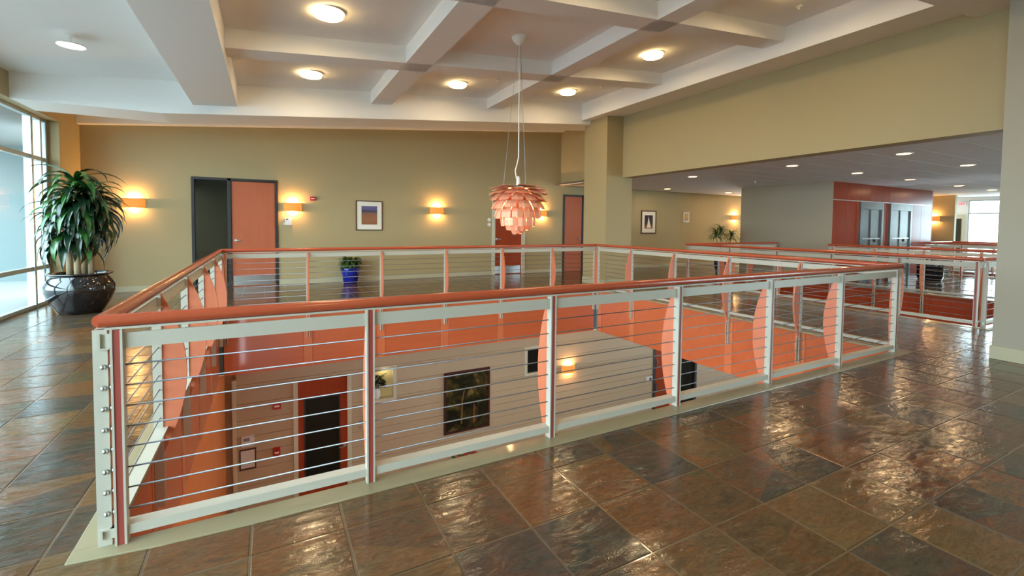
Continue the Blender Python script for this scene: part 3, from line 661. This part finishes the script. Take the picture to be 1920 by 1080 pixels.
sconce(4.745, YB, 1.84, 'amber wall lamp between the desert picture and the copper pendant')
sconce(8.12, YB, 1.84, 'amber wall lamp partly hidden behind the copper pendant')
sconce(17.3, YB, 1.86, 'amber wall lamp half hidden by the grey wall edge', hw=.2)
sconce(22.7, 5.12, 1.86, 'amber wall lamp beyond the elevator wall', axis='x', hw=.2)
sconce(7.32, yl, -2.145, 'amber wall lamp on the lower wall, seen through the railing', e=7)

# pendant with overlapping copper leaves
px_, py_ = 3.865, 3.23; zt = 2.04
pe = empty('pendant_lamp', (px_, py_, czl(px_)), 'copper pendant lamp of overlapping leaves hanging over the well', 'lamp')
zc = czl(px_)
mesh_obj('canopy', MB().lathe([(.115, 0), (.115, -.015), (.10, -.05), (.06, -.10), (.022, -.125), (.012, -.13)], (px_, py_, zc), 24), M['offwhite'], pe, smooth=True, autosmooth=40)
zcord = [zc - .12, 3.2, 2.7, 2.45, 2.35, 2.26, 2.17, 2.12]
xo = [0, 0, 0, .0, -.02, -.045, -.03, -.012]
mesh_obj('cord', MB().tube([(px_ + a, py_ - a * .3, z) for a, z in zip(xo, zcord)], .009, 8), M['offwhite'], pe, smooth=True)
mesh_obj('cord_grip', MB().lathe([(.012, .14), (.026, .11), (.03, .02), (.03, 0)], (px_, py_, zt), 14), M['offwhite'], pe, smooth=True)
for k in range(3):
    a = 2 * math.pi * k / 3 + .5; mesh_obj('suspension_wire', MB().tube([(px_ + .02 * math.cos(a), py_ + .02 * math.sin(a), zc - .1), (px_ + .22 * math.cos(a), py_ + .22 * math.sin(a), zt - .02)], .0022, 5), M['cable'], pe)
mesh_obj('lamp_core', MB().lathe([(.02, .0), (.10, -.03), (.11, -.09), (.07, -.14), (.05, -.30), (.04, -.5), (.02, -.6)], (px_, py_, zt), 18), M['steel'], pe, smooth=True)
for k in range(12):
    a = 2 * math.pi * k / 12; r0, r1 = .15, .20
    mesh_obj('arch', MB().tube([(px_ + .09 * math.cos(a), py_ + .09 * math.sin(a), zt - .08), (px_ + .2 * math.cos(a), py_ + .2 * math.sin(a), zt - .09), (px_ + .17 * math.cos(a), py_ + .17 * math.sin(a), zt - .40), (px_ + .07 * math.cos(a), py_ + .07 * math.sin(a), zt - .62)], .004, 5), M['steel'], pe)
# rows: (number, inner radius, inner z, outer radius, outer z, width)
rows = [(12, .08, -.008, .33, -.014, .14), (12, .10, -.03, .425, -.055, .15), (12, .15, -.06, .44, -.13, .155), (12, .17, -.10, .42, -.22, .16), (12, .19, -.15, .40, -.335, .165), (12, .21, -.21, .345, -.47, .15), (12, .20, -.31, .25, -.585, .115), (12, .15, -.43, .165, -.65, .08), (6, .08, -.53, .08, -.70, .085)]
for ri, (nn, ra, za, rb, zb, wd_) in enumerate(rows):
    off = (ri % 2) * math.pi / nn + .26
    for k in range(nn):
        a = 2 * math.pi * k / nn + off; ca, sa = math.cos(a), math.sin(a); tz = R.uniform(-.012, .012)
        vs = []; ns = 4; nw = 2
        for i in range(ns + 1):
            f_ = i / ns; r_ = ra + (rb - ra) * f_ + .03 * math.sin(math.pi * f_); z_ = za + (zb + tz - za) * (f_ ** 1.25)
            w = wd_ * (.55 + .45 * min(1, f_ * 1.6)) / 2
            for j in range(nw + 1):
                g_ = (j / nw - .5) * 2; rr = r_ - .018 * g_ * g_
                for th in (0, .0035): vs.append((px_ + (rr + th) * ca - g_ * w * sa, py_ + (rr + th) * sa + g_ * w * ca, zt + z_ + th))
        fs = []; c_ = (nw + 1) * 2
        def id_(i, j, t): return i * c_ + j * 2 + t
        for i in range(ns):
            for j in range(nw):
                fs += [(id_(i, j, 0), id_(i + 1, j, 0), id_(i + 1, j + 1, 0), id_(i, j + 1, 0)), (id_(i, j, 1), id_(i, j + 1, 1), id_(i + 1, j + 1, 1), id_(i + 1, j, 1))]
        for i in range(ns):
            for j in (0, nw): fs.append((id_(i, j, 0), id_(i, j, 1), id_(i + 1, j, 1), id_(i + 1, j, 0)))
        for j in range(nw):
            for i in (0, ns): fs.append((id_(i, j, 0), id_(i, j + 1, 0), id_(i, j + 1, 1), id_(i, j, 1)))
        mesh_obj('metal_leaf', MB().add(vs, fs), M['copper'], pe)
for dz, e in ((-.17, 14), (-.36, 12)):
    mesh_obj('light_bulb', MB().lathe([(.01, .06), (.05, .03), (.06, -.01), (.045, -.05), (.01, -.065)], (px_, py_, zt + dz), 14), M['bulb'], pe, smooth=True)
for k in range(4):
    a = math.pi / 2 * k + .4; pl('pendant_glow', (px_ + .12 * math.cos(a), py_ + .12 * math.sin(a), zt - .26 - .05 * (k % 2)), 17 * LAMP, (1, .66, .32), .03)

# ------------------------------------------------------------------ pictures and small wall things
def picture(x0, x1, y, z0, z1, fw, mw_, fm, art, label, cat='picture', dep=.03):
    t = empty('framed_picture', ((x0 + x1) / 2, y, z0), label, cat)
    f = MB().box(x0, x0 + fw, y - dep, y, z0, z1).box(x1 - fw, x1, y - dep, y, z0, z1).box(x0 + fw, x1 - fw, y - dep, y, z1 - fw, z1).box(x0 + fw, x1 - fw, y - dep, y, z0, z0 + fw)
    mesh_obj('picture_frame', f, fm, t)
    if mw_: 
        mesh_obj('mount', MB().box(x0 + fw, x1 - fw, y - dep * .5, y - .002, z0 + fw, z1 - fw), M['mat'], t)
    m2 = fw + mw_
    mesh_obj('print', MB().box(x0 + m2, x1 - m2, y - dep * .6, y - dep * .5 + .001, z0 + m2 * 1.1, z1 - m2), art, t)
    return t
def art(name, axis_z, ramp, noise=.0, nscale=6, z0=0, z1=1, sx=0):
    m = bpy.data.materials.new(name); m.use_nodes = True; N = m.node_tree.nodes; L = m.node_tree.links; b = N['Principled BSDF']; b.inputs['Roughness'].default_value = .35
    g = N.new('ShaderNodeNewGeometry'); sp = N.new('ShaderNodeSeparateXYZ'); L.new(g.outputs['Position'], sp.inputs[0])
    mr = N.new('ShaderNodeMapRange'); mr.inputs[1].default_value = z0; mr.inputs[2].default_value = z1; L.new(sp.outputs[2], mr.inputs[0])
    nz = N.new('ShaderNodeTexNoise'); nz.inputs['Scale'].default_value = nscale; nz.inputs['Detail'].default_value = 5; L.new(g.outputs['Position'], nz.inputs['Vector'])
    ma = N.new('ShaderNodeMath'); ma.operation = 'MULTIPLY_ADD'; L.new(nz.outputs['Fac'], ma.inputs[0]); ma.inputs[1].default_value = noise; 
    sb = N.new('ShaderNodeMath'); sb.operation = 'SUBTRACT'; L.new(mr.outputs[0], sb.inputs[0]); sb.inputs[1].default_value = noise * .5; L.new(sb.outputs[0], ma.inputs[2])
    cr = N.new('ShaderNodeValToRGB'); e = cr.color_ramp.elements; e[0].position, e[0].color = ramp[0]; e[1].position, e[1].color = ramp[-1]
    for p, c in ramp[1:-1]: k = e.new(p); k.color = c
    L.new(ma.outputs[0], cr.inputs[0]); L.new(cr.outputs[0], b.inputs['Base Color'])
    return m
A1 = art('desert_print', 1, [(0, lin(150, 96, 66)), (.3, lin(158, 104, 72)), (.62, lin(140, 96, 78)), (.70, lin(92, 82, 96)), (.76, lin(56, 56, 78)), (.84, lin(96, 90, 132)), (1, lin(104, 96, 150))], .08, 5, 1.44, 1.90)
picture(2.603, 3.268, YB, 1.296, 2.055, .022, .115, M['brownframe'], A1, 'framed desert landscape with white mount on the tan back wall')
A2 = art('geyser_print', 1, [(0, lin(120, 60, 30)), (.2, lin(170, 90, 50)), (.35, lin(60, 36, 50)), (1, lin(40, 28, 50))], .5, 14, 1.36, 1.9)
pc = picture(12.255, 12.971, YB, 1.211, 2.03, .035, .13, M['brownframe'], A2, 'framed dark picture with a pale spire, right of the far column')
mesh_obj('pale_spire', MB().prism([(12.52, YB - .019, 1.42), (12.72, YB - .019, 1.42), (12.66, YB - .019, 1.62), (12.60, YB - .019, 1.82), (12.57, YB - .019, 1.62)], [(12.52, YB - .018, 1.42), (12.72, YB - .018, 1.42), (12.66, YB - .018, 1.62), (12.60, YB - .018, 1.82), (12.57, YB - .018, 1.62)]), M['mat'], pc)
A3 = art('ochre_print', 1, [(0, lin(120, 130, 130)), (.4, lin(190, 150, 70)), (.7, lin(200, 170, 80)), (1, lin(110, 130, 160))], .6, 12, 1.64, 2.0)
picture(14.36, 14.68, YB, 1.634, 2.02, .012, .05, M['white'], A3, 'tiny pale framed picture beside the far plant')
# lower tree painting
def tree_art():
    m = bpy.data.materials.new('tree_painting'); m.use_nodes = True; N = m.node_tree.nodes; L = m.node_tree.links; b = N['Principled BSDF']; b.inputs['Roughness'].default_value = .25
    g = N.new('ShaderNodeNewGeometry'); n1 = N.new('ShaderNodeTexNoise'); n1.inputs['Scale'].default_value = 3.2; n1.inputs['Detail'].default_value = 8; n1.inputs['Roughness'].default_value = .68; n1.inputs['Distortion'].default_value = .5; L.new(g.outputs['Position'], n1.inputs['Vector'])
    cr = N.new('ShaderNodeValToRGB'); L.new(n1.outputs['Fac'], cr.inputs[0]); e = cr.color_ramp.elements
    e[0].position = .3; e[0].color = lin(18, 18, 14); e[1].position = .78; e[1].color = lin(150, 146, 110)
    for p, c in ((.42, lin(30, 30, 18)), (.50, lin(50, 48, 26)), (.57, lin(84, 70, 36)), (.64, lin(122, 108, 70))): k = e.new(p); k.color = c
    L.new(cr.outputs[0], b.inputs['Base Color']); return m
pc = picture(4.006, 5.11, yl, -3.18, -1.80, .045, 0, M['darkred'], tree_art(), 'large dark tree painting with red brown frame on the lower wall', dep=.04)
yy = yl - .026
trk = [(4.40, -3.0), (4.44, -3.0), (4.45, -2.5), (4.50, -2.25), (4.46, -2.27), (4.42, -2.5)]
mesh_obj('painted_trunk', MB().prism([(x, yy, z) for x, z in trk], [(x, yy + .002, z) for x, z in trk]), mat('painted_ochre', lin(118, 84, 40), .4), pc)
trk = [(4.70, -3.02), (4.75, -3.02), (4.74, -2.6), (4.71, -2.6)]
mesh_obj('painted_trunk', MB().prism([(x, yy, z) for x, z in trk], [(x, yy + .002, z) for x, z in trk]), mat('painted_rust', lin(128, 62, 34), .4), pc)
# certificate with lines of print
def lines_art(name, zs):
    m = bpy.data.materials.new(name); m.use_nodes = True; N = m.node_tree.nodes; L = m.node_tree.links; b = N['Principled BSDF']
    g = N.new('ShaderNodeNewGeometry'); w = N.new('ShaderNodeTexWave'); w.wave_type = 'BANDS'; w.bands_direction = 'Z'; w.inputs['Scale'].default_value = 14; w.inputs['Distortion'].default_value = 1.5; w.inputs['Detail Scale'].default_value = 20; L.new(g.outputs['Position'], w.inputs['Vector'])
    cr = N.new('ShaderNodeValToRGB'); L.new(w.outputs['Fac'], cr.inputs[0]); e = cr.color_ramp.elements; e[0].position = .01; e[0].color = lin(176, 172, 176); e[1].position = .06; e[1].color = lin(228, 228, 226)
    L.new(cr.outputs[0], b.inputs['Base Color']); return m
picture(.135, .40, yl, -3.02, -2.645, .022, .0, M['brownframe'], lines_art('certificate_print', 0), 'framed white certificate on the lower wall', 'certificate', .02)
t = empty('wall_plaque', (.27, yl, -2.6), 'pale plaque held by four studs above the certificate', 'plaque')
mesh_obj('plaque_panel', MB().box(.17, .38, yl - .02, yl - .012, -2.60, -2.40), M['white'], t); mesh_obj('plaque_band', MB().box(.20, .30, yl - .022, yl - .02, -2.50, -2.44), mat('plaque_print', lin(130, 136, 170), .5), t)
for x in (.155, .375):
    for z in (-2.43, -2.57): mesh_obj('stud', MB().tube([(x, yl, z), (x, yl - .03, z)], .014, 10), M['steel'], t)
def alarm(x, y, z, w, h, label, strobe=True, cat='fire alarm'):
    t = empty('fire_alarm', (x, y, z), label, cat)
    mesh_obj('alarm_body', MB().box(x - w / 2, x + w / 2, y - .045, y, z - h / 2, z + h / 2), M['red'], t, bevel=.006)
    if strobe: mesh_obj('strobe_lens', MB().box(x - w * .3, x + w * .3, y - .065, y - .045, z - h * .12, z + h * .12), M['white'], t, bevel=.004)
    else:
        mesh_obj('pull_bar', MB().box(x - w * .3, x + w * .3, y - .065, y - .045, z - h * .18, z), M['white'], t, bevel=.004); mesh_obj('key_hole', MB().box(x - w * .12, x + w * .12, y - .05, y - .045, z + h * .15, z + h * .3), M['black'], t)
    return t
alarm(1.603, YB, 2.062, .13, .095, 'small red fire alarm strobe high on the tan back wall')
alarm(.745, yl, -1.925, .135, .135, 'red fire alarm strobe on the lower wall left of the lower door')
alarm(.735, yl, -2.79, .12, .15, 'red fire alarm pull station below the strobe on the lower wall', False)
t = empty('wall_control', (1.06, YB, 1.5), 'white square control box under the lamp beside the left door', 'control box')
mesh_obj('control_body', MB().box(.985, 1.145, YB - .04, YB, 1.415, 1.585), M['white'], t, bevel=.006); mesh_obj('display', MB().box(1.01, 1.06, YB - .043, YB - .04, 1.54, 1.57), M['brownframe'], t); mesh_obj('side_button', MB().box(.95, .98, YB - .02, YB, 1.43, 1.46), M['white'], t)
for z, w in ((1.617, 'upper'), (1.477, 'lower')):
    t = empty('wall_switch', (6.34, YB, z), '%s round white switch left of the red brown door' % w, 'switch')
    mesh_obj('switch_plate', MB().tube([(6.34, YB, z), (6.34, YB - .02, z)], .05, 16), M['white'], t); mesh_obj('switch_button', MB().tube([(6.34, YB - .02, z), (6.34, YB - .03, z)], .02, 12), M['offwhite'], t)
t = empty('wall_sensor', (10.10, yl, -2.83), 'small white sensor with a red eye at the lower wall end', 'sensor')
mesh_obj('sensor_body', MB().box(10.0, 10.2, yl - .05, yl, -2.90, -2.76), M['white'], t, bevel=.006); mesh_obj('sensor_eye', MB().box(10.08, 10.15, yl - .056, yl - .05, -2.86, -2.80), M['darkred'], t)
t = empty('lock_pair', (2.24, yl, -2.6), 'pair of chrome lock cylinders on the lower wall', 'lock')
for z in (-2.52, -2.64): mesh_obj('lock_cylinder', MB().tube([(2.24, yl, z), (2.24, yl - .03, z)], .022, 12), M['steel'], t)
# exit sign
t = empty('exit_sign', (XE - .1, 5.02, 2.48), 'lit red EXIT sign on the white far wall', 'sign')
mesh_obj('sign_box', MB().box(XE - .08, XE, 4.92, 5.12, 2.42, 2.55), M['white'], t)
cu = bpy.data.curves.new('exit_letters', 'FONT'); cu.body = 'EXIT'; cu.size = .09; cu.extrude = .004; cu.align_x = 'CENTER'; cu.align_y = 'CENTER'
cu.materials.append(mat('exit_red', lin(220, 30, 40), .4, emit=(1, .05, .08, 1), estr=2.5))
o0 = bpy.data.objects.new('letters', cu); COL.objects.link(o0); dg = bpy.context.evaluated_depsgraph_get()
me = bpy.data.meshes.new_from_object(o0.evaluated_get(dg)); bpy.data.objects.remove(o0)
o = bpy.data.objects.new('letters', me); COL.objects.link(o); o.parent = t; o.location = (.015, 0, .0); o.rotation_euler = (math.radians(90), 0, math.radians(-90))
# sprinklers
for x, y, z, w in ((4.5, 5.26, czl(4.5), 'in the middle back coffer'), (6.96, 5.23, czl(6.96), 'in the back coffer near the far column'), (6.98, 1.1, czl(6.98), 'in the near right coffer'), (12.28, 5.24, LOW, 'in the low corridor ceiling')):
    t = empty('sprinkler', (x, y, z), 'small white sprinkler head ' + w, 'sprinkler', 'sprinkler heads')
    mesh_obj('escutcheon', MB().lathe([(.04, 0), (.04, -.008), (.015, -.02)], (x, y, z), 14), M['offwhite'], t); mesh_obj('sprinkler_head', MB().lathe([(.010, -.018), (.010, -.045), (.022, -.048), (.022, -.052)], (x, y, z), 12), M['offwhite'], t)

# ------------------------------------------------------------------ plants
def leaf_mesh(mb, base, az, L, w, rise, droop, n=6):
    """strap leaf arching from base; folded along its midrib"""
    d = Vector((math.cos(az), math.sin(az), 0)); side = Vector((-d.y, d.x, 0)); p = Vector(base); ang = rise; vs = []
    for i in range(n + 1):
        f_ = i / n; ww = w * math.sin(math.pi * min(1, .12 + .88 * f_) ** .8) * .5 + .002
        if i == n: ww = .002
        nrm = (-d * math.sin(ang) + Vector((0, 0, 1)) * math.cos(ang))
        vs += [tuple(p - side * ww + nrm * ww * .35), tuple(p), tuple(p + side * ww + nrm * ww * .35)]
        step = L / n; p = p + (d * math.cos(ang) + Vector((0, 0, 1)) * math.sin(ang)) * step; ang -= droop / n
    fs = []
    for i in range(n):
        for j in range(2): fs.append((i * 3 + j, i * 3 + j + 1, i * 3 + 3 + j + 1, i * 3 + 3 + j))
    return mb.add(vs, fs)
bx0, by0 = -2.03, 7.06
t = empty('potted_dracaena', (bx0, by0, 0), 'tall corn plant in a round black glazed pot by the windows', 'plant')
pot = mesh_obj('pot', MB().lathe([(.001, 0.0), (.25, 0), (.28, .02), (.37, .18), (.43, .34), (.435, .44), (.39, .54), (.345, .59), (.35, .60), (.40, .615), (.415, .63), (.40, .645), (.345, .635), (.33, .60), (.32, .56)], (bx0, by0, 0), 40, caps=False), M['pot'], t, smooth=True)
mesh_obj('pot_soil', MB().lathe([(.33, .56), (.2, .58), (.001, .585)], (bx0, by0, 0), 24, caps=False), M['soil'], pot)
canes = [(-.13, .02, 1.55), (.12, .05, 1.85), (-.01, -.08, 2.05), (.03, .10, 1.7)]
for cx, cy, h in canes:
    mesh_obj('cane', MB().tube([(bx0 + cx, by0 + cy, .56), (bx0 + cx * 1.05, by0 + cy, 1.0), (bx0 + cx * .9, by0 + cy * .8, h)], [.042, .036, .03], 10), M['cane'], t, smooth=True)
k = 0
for cx, cy, h in canes:
    for i in range(64):
        az = k * 2.39996 + R.uniform(-.2, .2); f_ = i / 63; k += 1
        zb = h - .45 + f_ * .52; rise = -.25 + 1.25 * f_ ** 1.2 + R.uniform(-.12, .12); Lf = R.uniform(.50, .72)
        mesh_obj('leaf', leaf_mesh(MB(), (bx0 + cx * .9 + .02 * math.cos(az), by0 + cy * .8 + .02 * math.sin(az), zb), az, Lf, R.uniform(.075, .105), rise, R.uniform(1.7, 2.6), 7), M['leaf2'] if (f_ > .8 and R.random() < .6) or R.random() < .14 else M['leaf1'], t, smooth=True)
for i in range(9):
    az = R.uniform(0, 6.28); mesh_obj('leaf', leaf_mesh(MB(), (bx0 + R.uniform(-.12, .12), by0 + R.uniform(-.05, .05), R.uniform(.95, 1.3)), az, R.uniform(.3, .45), .07, .1, 2.2, 6), M['leaf2'], t, smooth=True)
# blue pot plant
x, y = 2.42, 9.18
t = empty('potted_shrub', (x, y, 0), 'bushy green plant in a bright cobalt blue pot against the tan wall', 'plant')
pot = mesh_obj('pot', MB().lathe([(.001, 0), (.15, 0), (.165, .015), (.21, .25), (.225, .34), (.235, .345), (.235, .375), (.215, .375), (.2, .32)], (x, y, 0), 30, caps=False), M['bluepot'], t, smooth=True, autosmooth=50)
mesh_obj('pot_soil', MB().lathe([(.21, .33), (.001, .34)], (x, y, 0), 20, caps=False), M['soil'], pot)
fo = MB()
for i in range(190):
    az = R.uniform(0, 6.28); r = .22 * math.sqrt(R.random()); leaf_mesh(fo, (x + r * math.cos(az) * .8, y + r * math.sin(az) * .6, .36 + R.random() * .24), az, R.uniform(.10, .17), R.uniform(.05, .08), R.uniform(-.1, 1.1), 1.6, 3)
o = mesh_obj('foliage', fo, M['leaf3'], t, smooth=True); o['kind'] = 'stuff'
st = MB()
for i in range(9): a = i * .7; st.tube([(x + .05 * math.cos(a), y + .05 * math.sin(a), .33), (x + .14 * math.cos(a), y + .12 * math.sin(a), .58)], .006, 5)
mesh_obj('stems', st, M['cane'], t)
# far palm in a blue pot beyond the second well
x, y = 12.75, 6.55
t = empty('potted_palm', (x, y, 0), 'spiky palm in a dark blue pot beside the grey wall', 'plant')
pot = mesh_obj('pot', MB().lathe([(.001, 0), (.16, 0), (.22, .3), (.24, .52), (.25, .55), (.22, .55), (.2, .5)], (x, y, 0), 24, caps=False), mat('navy_pot', lin(26, 34, 84), .2, coat=.4), t, smooth=True)
mesh_obj('pot_soil', MB().lathe([(.22, .5), (.001, .51)], (x, y, 0), 16, caps=False), M['soil'], pot)
for cx, cy, h in ((-.3, 0, 1.2), (.05, .1, 1.3), (.33, -.05, 1.15)):
    mesh_obj('cane', MB().tube([(x + cx * .3, y + cy, .5), (x + cx, y + cy, h)], .02, 7), M['cane'], t)
    fo = MB()
    for i in range(46):
        az = i * 2.4; leaf_mesh(fo, (x + cx, y + cy, h - .05 + i * .003), az, R.uniform(.28, .42), .03, .1 + 1.1 * i / 46, 1.5, 5)
    o = mesh_obj('foliage', fo, M['leaf3'], t, smooth=True); o['kind'] = 'stuff'
# dark planter by the elevators
x, y = 17.65, 3.35
t = empty('floor_planter', (x, y, 0), 'low black planter standing right of the elevators', 'planter')
pot = mesh_obj('pot', MB().lathe([(.001, 0), (.26, 0), (.3, .1), (.3, .42), (.32, .45), (.28, .45), (.27, .4)], (x, y, 0), 24, caps=False), M['pot'], t, smooth=True)
fo = MB()
for i in range(60): az = i * 2.4; leaf_mesh(fo, (x + .1 * math.cos(az), y + .1 * math.sin(az), .42), az, R.uniform(.2, .34), .05, R.uniform(.3, 1.3), 1.3, 4)
o = mesh_obj('foliage', fo, M['leaf1'], t); o['kind'] = 'stuff'
# niche plant on the floor below
x, y, z = 2.56, yl + .01, -2.13
t = empty('niche_plant', (x, y, z), 'dark leafy plant in a white vase inside the yellow niche', 'plant')
mesh_obj('vase', MB().lathe([(.001, 0), (.04, 0), (.075, .06), (.08, .14), (.06, .22), (.065, .235), (.05, .23)], (x, y, z), 18, caps=False), M['white'], t, smooth=True)
fo = MB()
for i in range(110): az = R.uniform(0, 6.28); leaf_mesh(fo, (x + R.uniform(-.1, .16), y + R.uniform(-.03, .0), z + R.uniform(.24, .5)), az, R.uniform(.05, .09), .045, R.uniform(-.6, 1), 1.2, 3)
o = mesh_obj('foliage', fo, M['leaf1'], t); o['kind'] = 'stuff'
pl('niche_glow', (2.72, yl - .02, -1.56), .6, (1, .86, .6), .03)
# console with flowers under the tree painting
t = empty('flower_pot', (4.34, 6.45, ZL), 'low pot of red flowers on the lower floor, glimpsed under the bottom rail', 'flowers')
mesh_obj('pot', MB().lathe([(.001, 0), (.13, 0), (.18, .22), (.19, .24), (.17, .24), (.16, .2)], (4.34, 6.45, ZL), 18, caps=False), M['bluepot'], t, smooth=True)
mesh_obj('pot_soil', MB().lathe([(.165, .2), (.001, .21)], (4.34, 6.45, ZL), 14, caps=False), M['soil'], t)
fo = MB(); fl = MB()
for i in range(70):
    az = R.uniform(0, 6.28); q = (4.34 + R.uniform(-.28, .28), 6.45 + R.uniform(-.12, .12), ZL + R.uniform(.2, .45)); leaf_mesh(fo, q, az, .1, .045, R.uniform(0, 1), 1.2, 3)
for i in range(14): fl.lathe([(.004, -.02), (.03, -.005), (.026, .02), (.004, .03)], (4.36 + R.uniform(-.2, .24), 6.43 + R.uniform(-.1, .08), ZL + R.uniform(.40, .5)), 7)
o = mesh_obj('foliage', fo, M['leaf3'], t); o['kind'] = 'stuff'
o = mesh_obj('blossoms', fl, M['red'], t); o['kind'] = 'stuff'
# shrub outside the far window
t = empty('outdoor_shrub', (28, 3.8, 0), 'dark shrub silhouetted outside the bright far window', 'plant')
mesh_obj('trunk', MB().tube([(28, 3.8, -.3), (28.05, 3.78, .6), (28, 3.8, 1.4)], [.04, .03, .02], 7), M['cane'], t)
fo = MB()
for i in range(160): az = R.uniform(0, 6.28); leaf_mesh(fo, (28 + R.gauss(0, .15), 3.8 + R.gauss(0, .16), R.uniform(.5, 1.7)), az, .16, .06, R.uniform(-.3, 1), 1.2, 3)
o = mesh_obj('foliage', fo, M['leaf3'], t); o['kind'] = 'stuff'
struct('exterior_paving.001', MB().box(XE + .2, 60, -20, 25, -.4, -.3), mat('pale_plaza', lin(205, 203, 196), .9))
